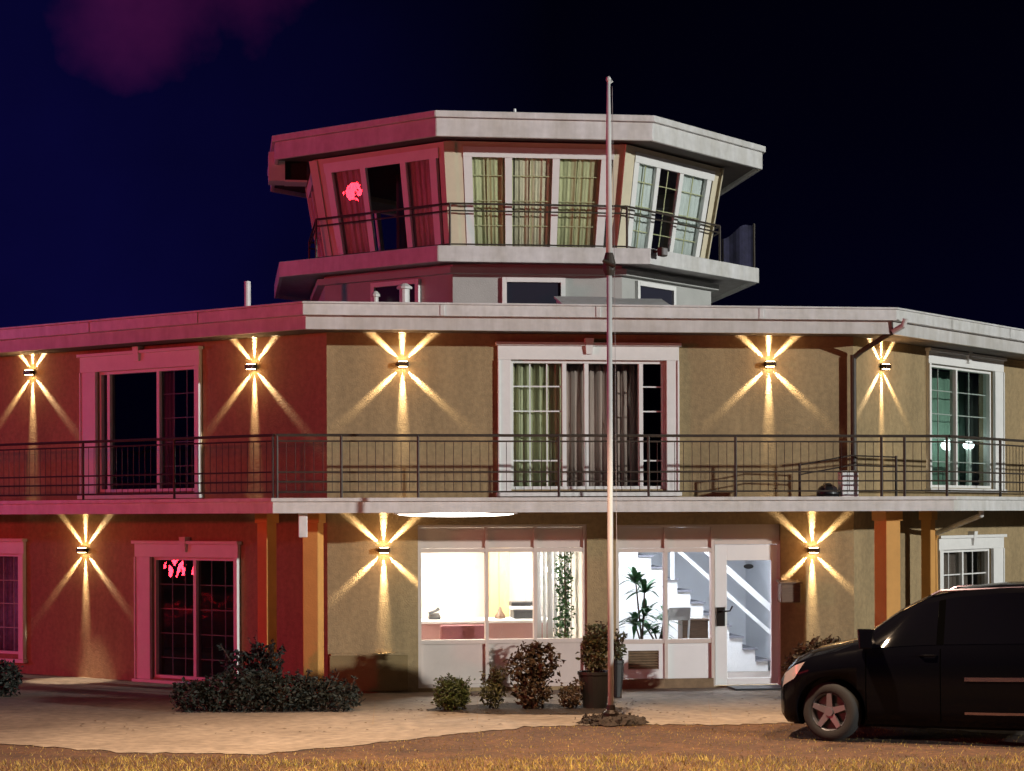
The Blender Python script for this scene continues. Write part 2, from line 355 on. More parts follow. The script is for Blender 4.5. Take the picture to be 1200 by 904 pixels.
for i, (a, b, c, d) in enumerate(b2):
    t = MB(); t.fbox(FR, a - .05, b + .02, -.028, .03 + .002 * i, .006, gz); t.build('plinth', M['plinth'], sf2)
    if i == 1: t = MB(); t.fbox(FR, a, b, -.11, -.07, c, d); t.build('lower_panel', M['whitep'], sf2)
a, b, c, d = b2[0]; w0, w1, w2, w3 = rect(FR, 737, 763, 773, 785)
t = MB(); t.fbox(FR, a, w0, -.11, -.05, gz + .002, d); t.fbox(FR, w1, b, -.11, -.05, gz + .002, d); t.fbox(FR, w0, w1, -.11, -.05, gz + .002, w2); t.fbox(FR, w0, w1, -.11, -.05, w3, d)
vf = t.build('vent_window', M['whitep'], sf2)
t = MB()
for i in range(7): z = w2 + (w3 - w2) * (i + .1) / 7; t.hexa([FR.pt(w0, -.06, z), FR.pt(w1, -.06, z), FR.pt(w1, -.10, z + .02), FR.pt(w0, -.10, z + .02), FR.pt(w0, -.06, z + .012), FR.pt(w1, -.06, z + .012), FR.pt(w1, -.10, z + .032), FR.pt(w0, -.10, z + .032)])
t.fbox(FR, w0, w1, -.13, -.112, w2, w3); t.build('louvre', M['plinth'], sf2)
# transom above the door and the door itself
d0, d1 = Fu(838) + .002, s2[1]; zd = Fz(876, 638)
t = MB(); t.fbox(FR, d0, d1, -.11, -.07, zd + .05, s2[3]); t.fbox(FR, d0, d1, -.16, -.03, zd, zd + .05); t.build('door_transom', M['panel'], bld)
g0, g1, g2, g3 = rect(FR, 853, 657, 905, 795)
t = MB(); e0, e1 = d0 + .01, d1 - .03; zb_ = .045
t.fbox(FR, e0, g0, -.12, -.05, zb_, zd - .006); t.fbox(FR, g1, e1, -.12, -.05, zb_, zd - .006); t.fbox(FR, g0, g1, -.12, -.05, zb_, g2); t.fbox(FR, g0, g1, -.12, -.05, g3, zd - .006)
door = t.build('entrance_door', M['whitep'], bld, bevel=.005)
t = MB(); t.fbox(FR, g0 + .001, g1 - .001, -.09, -.084, g2, g3); t.build('pane', M['gclear'], door)
t = MB(); h0, h1, h2, h3 = rect(FR, 841, 712, 850, 734); t.fbox(FR, h0, h1, -.05, -.02, h2, h3)
t.tube([FR.pt((h0 + h1) / 2, -.02, h3 - .06), FR.pt((h0 + h1) / 2, .04, h3 - .06), FR.pt(h1 + .06, .045, h3 - .05), FR.pt(h1 + .1, .04, h3 + .02)], .013); t.build('handle', M['bronze'], door)
t = MB(); t.fbox(FR, d1 - .028, d1, -.16, -.03, .02, zd); t.build('door_jamb', M['whitep'], bld)

# ------------------------------------------------------------------ interior rooms (lobby and stair hall)
def room(x0, x1, yb, m, name):
    t = MB(); y0 = TH + .004; zc = Z_SLAB0 + .018
    t.add([(x0, y0, .02), (x0, yb, .02), (x0, yb, zc), (x0, y0, zc)], [(0, 1, 2, 3)])
    t.add([(x1, y0, .02), (x1, yb, .02), (x1, yb, zc), (x1, y0, zc)], [(3, 2, 1, 0)])
    t.add([(x0, yb, .02), (x1, yb, .02), (x1, yb, zc), (x0, yb, zc)], [(0, 1, 2, 3)])
    t.add([(x0, y0, zc), (x1, y0, zc), (x1, yb, zc), (x0, yb, zc)], [(0, 1, 2, 3)])
    t.build(name, m, bld)
    t = MB(); t.box(x0, x1, y0, yb, .004, .018); t.build('room_floor', M['ifloor'], bld)
X1a, X1b = s1[0] - .5, s1[1] + .12; X2a, X2b = s1[1] + .2, s2[1] + .6
room(X1a, X1b, 4.6, M['iwall'], 'lobby_walls'); room(X2a, X2b, 4.4, M['iwall2'], 'stair_hall_walls')
# closed dark floor for the rest
def light(kind, name, loc, power, col, size=None, rot=None, **kw):
    l = bpy.data.lights.new(name, kind); l.energy = power; l.color = col
    if kind == 'AREA': l.size = size or 1
    elif kind in ('POINT', 'SPOT'): l.shadow_soft_size = size if size is not None else .1
    for k, v in kw.items(): setattr(l, k, v)
    o = bpy.data.objects.new(name, l); C.objects.link(o); o.location = loc
    if rot is not None: o.rotation_euler = rot
    return o
def ceiling_lamp(x, y, w, d, label, power, col, gm):
    o = thing('ceiling_light', label, 'ceiling light', (x, y, Z_SLAB0 - .04), group='ceiling lights in the lit rooms')
    t = MB(); z = Z_SLAB0 + .01
    t.box(x - w / 2 - .03, x + w / 2 + .03, y - d / 2 - .03, y + d / 2 + .03, z - .03, z); t.build('frame', M['whitep'], o)
    t = MB(); t.box(x - w / 2, x + w / 2, y - d / 2, y + d / 2, z - .045, z - .032); t.build('diffuser', gm, o)
    light('AREA', 'ceiling_light_lamp', (x, y, z - .06), power, col, w, shape='RECTANGLE', size_y=d)
xm = (s1[0] + s1[1]) / 2
ceiling_lamp(xm - .7, 2.0, 1.1, .5, 'ceiling panel over the reception counter at its window end', 150, (1, .90, .76), M['roomglow'])
ceiling_lamp(xm + .55, 2.9, 1.1, .5, 'ceiling panel over the potted ficus side of the lobby', 110, (1, .92, .80), M['roomglow'])
ceiling_lamp((X2a + X2b) / 2 - .6, 1.5, 1.0, .4, 'ceiling panel above the palm in the stair hall', 75, (.86, .92, 1), M['coolglow'])
ceiling_lamp((X2a + X2b) / 2 + .9, 1.3, .7, .4, 'ceiling panel just inside the glazed entrance door', 46, (.86, .92, 1), M['coolglow'])

# reception counter etc.
def Y_(px, py, y): p = at_y(px, py, y); return p.x, p.z
dx0, _ = Y_(492, 725, 2.2); dx1, dzt = Y_(645, 726, 2.2)
desk = thing('reception_counter', 'long white topped counter with rose front behind the lobby window', 'counter', ((dx0 + dx1) / 2, 2.4, .02))
t = MB(); t.box(X1a + .1, dx1, 2.25, 2.95, .02, dzt - .05); t.build('front_panel', M['rose'], desk)
t = MB(); t.box(X1a + .08, dx1 + .05, 2.15, 3.0, dzt - .05, dzt); t.build('top', M['whitep'], desk, bevel=.01)
# armchair with its back to the glass
ax0, az = Y_(516, 733, 1.0); ax1, _ = Y_(570, 733, 1.0)
ch = thing('armchair', 'low maroon armchair with its back against the lobby window', 'armchair', ((ax0 + ax1) / 2, 1.2, .02))
t = MB(); t.box(ax0, ax1, .95, 1.12, .2, az); t.build('backrest', M['maroon'], ch, bevel=.04)
t = MB(); t.box(ax0 + .1, ax1 - .1, 1.13, 1.7, .2, .48); t.build('seat', M['maroon'], ch, bevel=.05)
for s0, s1_ in ((ax0, ax0 + .095), (ax1 - .095, ax1)): t = MB(); t.box(s0, s1_, 1.13, 1.7, .2, .66); t.build('armrest', M['maroon'], ch, bevel=.03)
for x in (ax0 + .05, ax1 - .05):
    for y in (1.0, 1.62): t = MB(); t.tube([(x, y, .02), (x, y, .2)], .022); t.build('leg', M['wood'], ch)
# telephone
tx, tz = Y_(509, 714, 2.5); o = thing('telephone', 'small black telephone at the window end of the white counter', 'telephone', (tx, 2.5, dzt))
t = MB(); t.hexa([(tx - .09, 2.4, dzt + .002), (tx + .09, 2.4, dzt + .002), (tx + .09, 2.6, dzt + .002), (tx - .09, 2.6, dzt + .002), (tx - .09, 2.4, dzt + .04), (tx + .09, 2.4, dzt + .04), (tx + .08, 2.6, dzt + .1), (tx - .08, 2.6, dzt + .1)]); t.build('body', M['blackpl'], o)
t = MB(); t.tube([(tx - .09, 2.46, dzt + .09), (tx - .05, 2.46, dzt + .12), (tx + .02, 2.48, dzt + .14), (tx + .07, 2.5, dzt + .17)], [.03, .02, .02, .03]); t.build('handset', M['blackpl'], o)
# printer
px0, _ = Y_(600, 715, 2.6); px1, _ = Y_(628, 715, 2.6)
o = thing('printer', 'black and white office printer on the counter beside the grey chair', 'printer', ((px0 + px1) / 2, 2.6, dzt))
t = MB(); t.box(px0, px1, 2.4, 2.8, dzt + .002, dzt + .14); t.build('body', M['blackpl'], o, bevel=.02)
t = MB(); t.box(px0 - .02, px1 + .02, 2.42, 2.8, dzt + .14, dzt + .20); t.build('paper_tray', M['whitep'], o, bevel=.015)
t = MB(); t.box(px0 - .03, px1, 2.45, 2.78, dzt + .20, dzt + .27); t.build('lid', M['blackpl'], o, bevel=.02)
x0_, _ = Y_(573, 690, 4.0); x1_, _ = Y_(597, 690, 4.0); o = thing('cupboard', 'tall cream cupboard against the lobby back wall behind the ornament', 'cupboard', ((x0_ + x1_) / 2, 4.1, .02))
M['cream'] = mat('cream_paint', (.62, .45, .2), .6, var=.05)
t = MB(); t.box(x0_, x1_, 4.05, 4.5, .02, 2.3); t.build('body', M['cream'], o)
for a_, b_ in ((x0_ + .01, (x0_ + x1_) / 2 - .004), ((x0_ + x1_) / 2 + .004, x1_ - .01)): t = MB(); t.box(a_, b_, 4.025, 4.048, .12, 2.26); t.build('door', M['cream'], o)
# table lamp / ornament
lx, _ = Y_(586, 712, 2.6); o = thing('ornament', 'small brown cone shaped ornament left of the printer', 'ornament', (lx, 2.6, dzt))
t = MB(); t.lathe([(.09, .002), (.085, .05), (.04, .11), (.02, .18), (.005, .2)], lx, 2.6, 14, 0, dzt); t.build('body', M['wood'], o, smooth=True)
# office chair behind the counter
cx, _ = Y_(632, 700, 3.25); o = thing('office_chair', 'grey high backed office chair behind the counter end', 'office chair', (cx, 3.3, .02))
t = MB(); t.box(cx - .25, cx + .25, 3.1, 3.17, .68, 1.42); t.build('backrest', M['greypl'], o, bevel=.03)
t = MB(); t.box(cx - .25, cx + .25, 3.19, 3.65, .52, .6); t.build('seat', M['greypl'], o, bevel=.03)
t = MB(); t.tube([(cx, 3.42, .1), (cx, 3.42, .53)], .03); t.build('pedestal', M['blackpl'], o)
t = MB()
for k in range(5): a = k * 1.2566; t.tube([(cx, 3.42, .12), (cx + .28 * math.cos(a), 3.42 + .28 * math.sin(a), .05)], .025)
t.build('base', M['blackpl'], o)
# pendant lamps
for i, (px, py, lab) in enumerate([(653, 668, 'white pear shaped pendant lamp left of the ficus'), (672, 664, 'white pear shaped pendant lamp right of the ficus'), (634, 664, 'white pear shaped pendant lamp over the office chair')]):
    x, z = Y_(px, py, 2.9 if i < 2 else 2.7); y = 2.9 if i < 2 else 2.7
    o = thing('pendant_lamp', lab, 'pendant lamp', (x, y, z), group='pendant lamps in the lobby')
    t = MB(); t.lathe([(.02, .16), (.05, .1), (.09, 0), (.1, -.07), (.07, -.14), (.01, -.16)][::-1], x, y, 16, 0, z); t.build('shade', M['roomglow'], o, smooth=True)
    t = MB(); t.tube([(x, y, z + .16), (x, y, Z_SLAB0 + .01)], .008, 6); t.build('cord', M['blackpl'], o)

# ------------------------------------------------------------------ plants
def leaf_blob(mb, blobs, n, size, rnd, flat=.0, hole=.0):
    for _ in range(n):
        (cx, cy, cz, rx, ry, rz) = rnd.choices(blobs, weights=[b[3] * b[4] * b[5] for b in blobs])[0]
        d = Vector((rnd.gauss(0, 1), rnd.gauss(0, 1), rnd.gauss(0, 1))).normalized() * (rnd.uniform(.25, 1.0) ** .45) * rnd.uniform(.85, 1.12)
        p = Vector((cx + d.x * rx, cy + d.y * ry, max(.015, cz + d.z * rz)))
        s = size * rnd.uniform(.6, 1.4)
        a = Vector((rnd.gauss(0, 1), rnd.gauss(0, 1), rnd.gauss(0, .7))).normalized(); b = a.cross(Vector((rnd.gauss(0, 1), rnd.gauss(0, 1), rnd.gauss(0, 1)))).normalized()
        up = a.cross(b) * s * .25
        mb.add([p - a * s * .1, p + a * s * .5 + b * s * .32 + up, p + a * s * 1.15, p + a * s * .5 - b * s * .32 + up], [(0, 1, 2, 3)])
def shrub(name, label, base, blobs, n, size, m, seed, cat='shrub', group=None, sprigs=0, sprig_h=.4, stem_r=.018):
    rnd = random.Random(seed); o = thing(name, label, cat, (base.x, base.y, base.z), group)
    bl = [(base.x + R3.x * a + F3.x * b, base.y + R3.y * a + F3.y * b, base.z + c, r, r2, r3) for (a, b, c, r, r2, r3) in blobs]
    mb = MB(); leaf_blob(mb, bl, n, size, rnd)
    st = MB()
    for (x, y, z, *_r) in bl:
        for _ in range(3):
            q = Vector((base.x + (x - base.x) * .7 + rnd.uniform(-.05, .05), base.y + rnd.uniform(-.06, .06) + (y - base.y) * .7, base.z))
            e = Vector((x + rnd.uniform(-.1, .1), y + rnd.uniform(-.1, .1), z + _r[2] * .7)); st.tube([q, q.lerp(e, .5) + Vector((rnd.uniform(-.04, .04), rnd.uniform(-.04, .04), 0)), e], [stem_r, stem_r * .7, stem_r * .3], 5)
    for _ in range(sprigs):
        (x, y, z, *_r) = rnd.choice(bl); q = Vector((x + rnd.uniform(-1, 1) * _r[0] * .8, y + rnd.uniform(-.1, .1), z + _r[2] * .5)); e = q + Vector((rnd.uniform(-.15, .15), rnd.uniform(-.1, .1), sprig_h * rnd.uniform(.5, 1.1)))
        st.tube([q, e], [stem_r * .5, stem_r * .25], 4)
        for k in range(14): p = q.lerp(e, rnd.uniform(.2, 1.05)); leaf_blob(mb, [(p.x, p.y, p.z, .04, .04, .04)], 1, size * .9, rnd)
    mb.build('foliage', m, o); st.build('stem', M['bark'], o)
    return o
def sub(*a): return a
hb = ground_at(312, 834)
shrub('hedge', 'long low black green hedge on the paving before the left wing door', hb,
      [sub(-1.0, 0, .2, .26, .3, .22), sub(-.6, .05, .24, .35, .34, .25), sub(-.2, 0, .26, .38, .36, .27), sub(.25, 0, .25, .38, .36, .26), sub(.65, .05, .22, .34, .33, .23), sub(1.0, 0, .19, .27, .3, .2)], 5200, .055, M['leafd'], 3, cat='hedge', sprigs=10, sprig_h=.22)
p = ground_at(296, 825); shrub('shrub', 'taller leggy dark shrub growing up behind the low hedge', p, [sub(-.18, 0, .45, .22, .2, .3), sub(.22, 0, .42, .2, .2, .3), sub(.05, .1, .55, .2, .2, .25)], 900, .06, M['leafd'], 4, sprigs=12, sprig_h=.28)
p = ground_at(2, 817); shrub('shrub', 'dark bush cut off by the left picture edge below the violet window', p, [sub(0, 0, .25, .3, .3, .28), sub(-.2, 0, .2, .3, .3, .22)], 1300, .06, M['leafd'], 5)
p = ground_at(530, 833); shrub('shrub', 'small clipped bright green shrub on the paving, nearest the low brown panel', p, [sub(0, 0, .22, .22, .22, .24), sub(-.08, 0, .2, .17, .18, .2), sub(.09, 0, .22, .16, .18, .2)], 2600, .035, M['leafg'], 6, sprigs=14, sprig_h=.12, stem_r=.01)
p = ground_at(578, 831); shrub('shrub', 'thin olive shrub between the clipped green one and the tall brown one', p, [sub(0, 0, .24, .17, .17, .22), sub(.05, 0, .38, .12, .12, .12)], 520, .05, M['leafo'], 8, sprigs=6, sprig_h=.2, stem_r=.01)
p = ground_at(624, 831); shrub('shrub', 'tallest loose brown shrub in front of the lobby window', p, [sub(0, 0, .25, .27, .25, .25), sub(-.12, 0, .58, .24, .22, .24), sub(.14, 0, .62, .24, .2, .26)], 1300, .06, M['leafb'], 9, sprigs=14, sprig_h=.15)
p = ground_at(668, 831); shrub('shrub', 'smallest brown shrub beside the big black plant pot', p, [sub(0, 0, .16, .17, .17, .16)], 380, .045, M['leafb'], 10, sprigs=5, sprig_h=.15, stem_r=.01)
p = ground_at(963, 822); shrub('shrub', 'rounded brown shrub between entrance door and black minivan', p, [sub(.12, .1, .62, .42, .3, .24), sub(-.25, .1, .5, .25, .25, .24), sub(.0, .1, .28, .4, .3, .26)], 2600, .06, M['leafb'], 11, sprigs=10, sprig_h=.12)
# potted plants outdoors
def pot(mb, x, y, z, r, h): mb.lathe([(r * .72, 0), (r * .8, h * .3), (r, h * .9), (r * 1.06, h * .92), (r * 1.06, h), (r * .9, h), (r * .88, h * .9)], x, y, 20, 0, z)
p = ground_at(697, 830); o = shrub('potted_plant', 'olive leafed plant in a big black pot left of the flagpole', p, [sub(.0, 0, .72, .2, .2, .22), sub(.05, 0, .93, .17, .17, .2)], 900, .055, M['leafo'], 12, cat='potted plant', sprigs=10, sprig_h=.1)
t = MB(); pot(t, p.x, p.y, .012, .22, .48); t.build('pot', M['pot'], o, smooth=False)
t = MB(); t.lathe([(.0, .0), (.19, 0), (.19, .01), (0, .03)], p.x, p.y, 16, 0, .44); t.build('soil', M['mulch'], o)
p = ground_at(722, 818); o = shrub('potted_plant', 'slim black pot with pale spiky leaves half hidden behind the flagpole', p, [sub(.02, 0, .66, .1, .1, .14)], 160, .06, M['leafo'], 13, cat='potted plant', sprigs=5, sprig_h=.2)
t = MB(); pot(t, p.x, p.y, .012, .11, .52); t.build('pot', M['pot'], o)
# palm and ficus indoors
def palm(name, label, x, y, z, h, n, L, seed, m, potr=.14, poth=.28):
    rnd = random.Random(seed); o = thing(name, label, 'potted plant', (x, y, z)); mb = MB(); st = MB()
    for s in range(4):
        bx, by = x + rnd.uniform(-.05, .05), y + rnd.uniform(-.05, .05); top = Vector((x + rnd.uniform(-.14, .14), y + rnd.uniform(-.1, .1), z + poth + h * rnd.uniform(.3, 1.0)))
        st.tube([(bx, by, z + poth * .8), top], [.018, .012], 6)
        for k in range(n):
            a = rnd.uniform(0, 6.283); l = L * rnd.uniform(.6, 1.15); el = rnd.uniform(.1, 1.4); w = .034
            d = Vector((math.cos(a), math.sin(a), 0)); sd = Vector((-d.y, d.x, 0)); prev = None; pts = []
            for i in range(6):
                f = i / 5; q = top + d * (l * math.cos(el) * f + l * .15 * f * f) + Vector((0, 0, l * math.sin(el) * f - l * .55 * f * f)); pts.append((q, w * (1 - f) * (.4 + 2.4 * min(f * 2, 1) * (1 - f * .5)) + .002))
            vs = []
            for (q, ww) in pts: vs += [q - sd * ww, q + sd * ww]
            mb.add(vs, [(2 * i, 2 * i + 1, 2 * i + 3, 2 * i + 2) for i in range(5)])
    mb.build('fronds', m, o); st.build('stem', M['bark'], o)
    t = MB(); pot(t, x, y, z, potr, poth); t.build('pot', M['pot'], o)
x, z = Y_(752, 740, .95); palm('potted_palm', 'spiky green palm behind the stair hall glass', x, .95, .02, 1.0, 22, .58, 21, M['leafp'], .16, .55)
x, z = Y_(771, 740, 1.3); palm('potted_palm', 'smaller bushy green palm close behind the spiky one', x, 1.3, .02, .5, 12, .36, 22, M['leafp'], .14, .55)
x, z = Y_(661, 740, 1.6); rnd = random.Random(31); o = thing('potted_ficus', 'tall slim green ficus behind the lobby glass beside the white blind', 'potted plant', (x, 1.6, .02))
t = MB(); leaf_blob(t, [(x + .03 * math.sin(k * 2), 1.6 + .03 * math.cos(k), .5 + k * .15, .13, .13, .13) for k in range(12)], 700, .06, rnd); t.build('foliage', M['leafp'], o)
t = MB(); t.tube([(x, 1.6, .2), (x + .03, 1.6, 1.2), (x, 1.62, 2.1)], [.02, .016, .006], 6); t.build('trunk', M['bark'], o)
t = MB(); pot(t, x, 1.6, .02, .16, .34); t.build('pot', M['pot'], o)
# vertical blind next to the ficus
bx0, _ = Y_(644, 700, 1.05); bx1, _ = Y_(684, 700, 1.05); o = thing('vertical_blind', 'white vertical blind strips behind the right lobby pane', 'blind', ((bx0 + bx1) / 2, 2.1, .1))
t = MB()
for k in range(7):
    xx = bx0 + (bx1 - bx0) * k / 6; a = .6 + .25 * math.sin(k * 2.3); t.hexa([(xx - .05 * math.cos(a), 2.1 - .05 * math.sin(a), .25), (xx + .05 * math.cos(a), 2.1 + .05 * math.sin(a), .25), (xx + .05 * math.cos(a), 2.104 + .05 * math.sin(a), .25), (xx - .05 * math.cos(a), 2.104 - .05 * math.sin(a), .25)] + [(xx - .05 * math.cos(a), 2.1 - .05 * math.sin(a), 2.5), (xx + .05 * math.cos(a), 2.1 + .05 * math.sin(a), 2.5), (xx + .05 * math.cos(a), 2.104 + .05 * math.sin(a), 2.5), (xx - .05 * math.cos(a), 2.104 - .05 * math.sin(a), 2.5)])
t.build('strips', M['iwall2'], o); t = MB(); t.box(bx0 - .06, bx1 + .06, 2.06, 2.14, 2.5, 2.56); t.build('head_rail', M['whitep'], o)
# staircase rising to the left inside the hall
stx0, _ = Y_(902, 780, 2.6)
st = thing('staircase', 'white staircase with grey treads climbing left behind the entrance door glass', 'staircase', (stx0, 3, .02))
t = MB(); tr = MB(); n = 13; run, rise = .215, .19
for i in range(n):
    xa = stx0 - i * run; t.box(xa - run, xa, 2.7, 3.7, .02, .02 + (i + 1) * rise - .03)
    tr.box(xa - run - .0, xa + .03, 2.66, 3.7, .02 + (i + 1) * rise - .028, .02 + (i + 1) * rise)
t.build('steps', M['whitep'], st); tr.build('treads', M['tread'], st)
t = MB()
a = Vector((stx0 + .1, 2.62, 1.0)); b = a + Vector((-n * run, 0, n * rise)); b = a.lerp(b, .62)
t.hexa([a + Vector((0, 0, -.08)), a + Vector((0, .05, -.08)), b + Vector((0, .05, -.08)), b + Vector((0, 0, -.08)), a + Vector((0, 0, .05)), a + Vector((0, .05, .05)), b + Vector((0, .05, .05)), b + Vector((0, 0, .05))]); t.build('handrail', M['whitep'], st)
t = MB(); a2 = a - Vector((0, 0, .42)); b2_ = b - Vector((0, 0, .42)); t.hexa([a2 + Vector((0, 0, -.04)), a2 + Vector((0, .04, -.04)), b2_ + Vector((0, .04, -.04)), b2_ + Vector((0, 0, -.04)), a2 + Vector((0, 0, .04)), a2 + Vector((0, .04, .04)), b2_ + Vector((0, .04, .04)), b2_ + Vector((0, 0, .04))]); t.build('lower_rail', M['whitep'], st)
for f in (0.02, .5, .98): q = a.lerp(b, f); t = MB(); t.box(q.x - .03, q.x + .03, 2.62, 2.67, q.z - .98, q.z - .02); t.build('newel', M['whitep'], st)
# small hall furniture
x0_, _ = Y_(800, 740, 1.4); x1_, zt_ = Y_(830, 728, 1.4); o = thing('side_table', 'brown wooden chest with papers on it behind the second hall pane', 'side table', ((x0_ + x1_) / 2, 1.5, .02))
t = MB(); t.box(x0_, x1_, 1.4, 1.75, .02, zt_); t.build('body', M['wood'], o, bevel=.01)
t = MB(); t.box(x0_ - .02, x1_ + .02, 1.38, 1.77, zt_ + .001, zt_ + .03); t.build('top', M['wood'], o)
t = MB(); t.box(x0_ + .05, x1_ - .1, 1.42, 1.6, zt_ + .033, zt_ + .05); tag(t.build('paper_stack', M['whitep']), 'flat white stack of papers on the brown hall chest', 'papers')
fx, _ = Y_(795, 720, 1.15); o = thing('folding_chair', 'white folding chair left of the brown hall chest', 'chair', (fx, 1.2, .02))
for s in (-.16, .16):
    t = MB(); t.tube([(fx + s, 1.35, .02), (fx + s, 1.05, 1.15)], .016, 6); t.build('leg', M['whitep'], o)
    t = MB(); t.tube([(fx + s * .85, 1.0, .02), (fx + s * .85, 1.36, .62)], .016, 6); t.build('leg', M['whitep'], o)
t = MB(); t.box(fx - .18, fx + .18, 1.1, 1.42, .60, .63); t.build('seat', M['whitep'], o)
t = MB(); t.hexa([(fx - .16, 1.08, .95), (fx + .16, 1.08, .95), (fx + .16, 1.095, .95), (fx - .16, 1.095, .95), (fx - .16, 1.03, 1.15), (fx + .16, 1.03, 1.15), (fx + .16, 1.045, 1.15), (fx - .16, 1.045, 1.15)]); t.build('backrest', M['greypl'], o)
# small black oval sign hanging in the door glass
x, z = Y_(877, 664, .12); t = MB(); t.tube([(x, .105, z), (x, .12, z)], .075, 20); o = t.build('door_sign', M['blackpl']); o.data.transform(Matrix.Translation((x, 0, z)) @ Matrix.Diagonal((1, 1, .5, 1)) @ Matrix.Translation((-x, 0, -z))); tag(o, 'small black oval plate hanging inside the entrance door glass', 'sign')
# letter box and door mat
x0_, _ = Y_(915, 690, -.2); x1_, _ = Y_(938, 690, -.2); _, zb0 = Y_(926, 706, -.1); _, zb1 = Y_(926, 684, -.1)
o = thing('letter_box', 'small brown letter box on the wall right of the entrance door', 'letter box', ((x0_ + x1_) / 2, -.1, zb0))
t = MB(); t.box(x0_, x1_, -.22, -.004, zb0, zb1); t.build('body', M['wood'], o, bevel=.015)
t = MB(); t.hexa([(x0_ - .02, -.25, zb1 + .002), (x1_ + .02, -.25, zb1 + .002), (x1_ + .02, -.004, zb1 + .03), (x0_ - .02, -.004, zb1 + .03), (x0_ - .02, -.25, zb1 + .02), (x1_ + .02, -.25, zb1 + .02), (x1_ + .02, -.004, zb1 + .06), (x0_ - .02, -.004, zb1 + .06)]); t.build('lid', M['wood'], o)
t = MB(); t.box(d0 + .15, d1 + .02, -.62, -.06, .012, .035); tag(t.build('door_mat', M['blackpl']), 'black door mat on the paving before the entrance door', 'door mat')

# ------------------------------------------------------------------ curtains (things hanging inside)
def curtain(label, ptfn, a0, a1, z0, z1, m, seed, waves=5, amp=.026, group=None):
    rnd = random.Random(seed); n = 60; mb = MB(); vs = []
    ph = [rnd.uniform(0, 6.28) for _ in range(4)]
    for i in range(n + 1):
        f = i / n; a = a0 + (a1 - a0) * f
        d = amp * (math.sin(f * waves * 6.283 + ph[0]) + .5 * math.sin(f * waves * 2.3 * 6.283 + ph[1])) ; d2 = d * 1.5 + amp * .6 * math.sin(f * waves * 1.4 * 6.28 + ph[2])
        vs += [ptfn(a, d2, z0), ptfn(a, (d + d2) / 2, (z0 + z1) / 2), ptfn(a, d, z1)]
    fs = []
    for i in range(n): fs += [(3 * i, 3 * i + 3, 3 * i + 4, 3 * i + 1), (3 * i + 1, 3 * i + 4, 3 * i + 5, 3 * i + 2)]
    mb.add(vs, fs); o = mb.build('curtain', m, None, smooth=True); tag(o, label, 'curtain', group)
    s = o.modifiers.new('cloth', 'SOLIDIFY'); s.thickness = .004
    return o
def fcurtain(fr, label, g, f0, f1, m, seed, waves=5, back=.22):
    a0 = g[0] + (g[1] - g[0]) * f0; a1 = g[0] + (g[1] - g[0]) * f1
    return curtain(label, lambda a, d, z: fr.pt(a, -back + d, z), a0, a1, g[2] - .02, g[3] + .04, m, seed, waves, group='curtains behind the windows')
fcurtain(FR, 'beige curtain behind the left leaf of the large upper front window', gUM, -.02, .36, M['beige'], 1, 6)
fcurtain(FR, 'dim rose curtain behind the middle of the large upper front window', gUM, .36, .88, M['rosec'], 2, 9, .45)
fcurtain(RW, 'green curtain behind the upper right wing window', gUR, -.05, 1.12, M['greenc'], 3, 8, .62)
fcurtain(RW, 'sheer grey green curtain on the right half of the upper right wing window', gUR, 1.18, 1.4, M['sheer'], 4, 3, .7)
fcurtain(LW, 'patterned violet curtain behind the ground floor window at the left picture edge', gLW, .45, 1.02, M['violetc'], 5, 4)
fcurtain(RW, 'pleated rose curtain behind the small window above the minivan', gLR, .0, 1.0, M['rosec'], 6, 9, .4)
fcurtain(LW, 'dark rose curtain behind the upper left wing glass door', gUL, .42, .58, M['rosec'], 7, 3, .45)
# pair of lit globe lamps behind the upper right window
for px, w, lab in ((1111, .12, 'larger glowing white globe lamp behind the upper right wing window'), (1135, .095, 'smaller glowing white globe lamp behind the upper right wing window')):
    u, z = RW.uz(px, 522, -.33); q = RW.pt(u, -.33, 0); o = thing('globe_lamp', lab, 'lamp', (q.x, q.y, Z_SLAB1), group='globe lamps behind the upper right window')
    t = MB(); t.lathe([(max(.01, w * math.cos(a)), .75 * w * math.sin(a)) for a in [R_(-88 + 11 * i) for i in range(17)]], q.x, q.y, 18, 0, z); t.build('globe', M['globeglow'], o, smooth=True)
    t = MB(); t.lathe([(.09, Z_SLAB1 - .02), (.05, Z_SLAB1 + .05), (.045, z - w * .6)], q.x, q.y, 12); t.build('stand', M['sheer'], o, smooth=True)

# ================================================================== TOWER
YT = .7
pa = at_y(511, 131, YT); pb = at_y(765, 136, YT); wr = pb.x - pa.x; AR = wr * 1.2071; TX = (pa.x + pb.x) / 2; TY = YT + AR
def octo(ap, z, cx=TX, cy=TY):
    r = ap / math.cos(R_(22.5))
    return [Vector((cx + r * math.sin(R_(-22.5 + 45 * k)), cy - r * math.cos(R_(-22.5 + 45 * k)), z)) for k in range(8)]
# face k runs from corner k to corner k+1; k=0 front, 1 right front, 7 left front
z_rt = at_y(640, 133, YT).z; z_rb = at_y(640, 160, YT).z
AP = AR * .985; YP = TY - AP; z_pt = at_y(630, 290, YP).z; z_pb = at_y(630, 308, YP).z
A_T, A_B = AR * .845, AR * .775
z_cb, z_ct = z_pt, z_rb + .04
def oring(mb, a0, a1, z0, z1, mi=0):
    p, q = octo(a0, 0), octo(a1, 0)
    for k in range(8):
        l = [q[k], q[(k + 1) % 8], p[(k + 1) % 8], p[k]]
        mb.hexa([v + Vector((0, 0, z0)) for v in l] + [v + Vector((0, 0, z1)) for v in l], mi)
def oslab(mb, a, z0, z1): p = octo(a, 0); mb.prism([(v.x, v.y) for v in p], z0, z1)
t = MB(); oslab(t, AR - .06, z_ct, z_rt - .05); t.build('tower_roof', M['soffit'], bld)
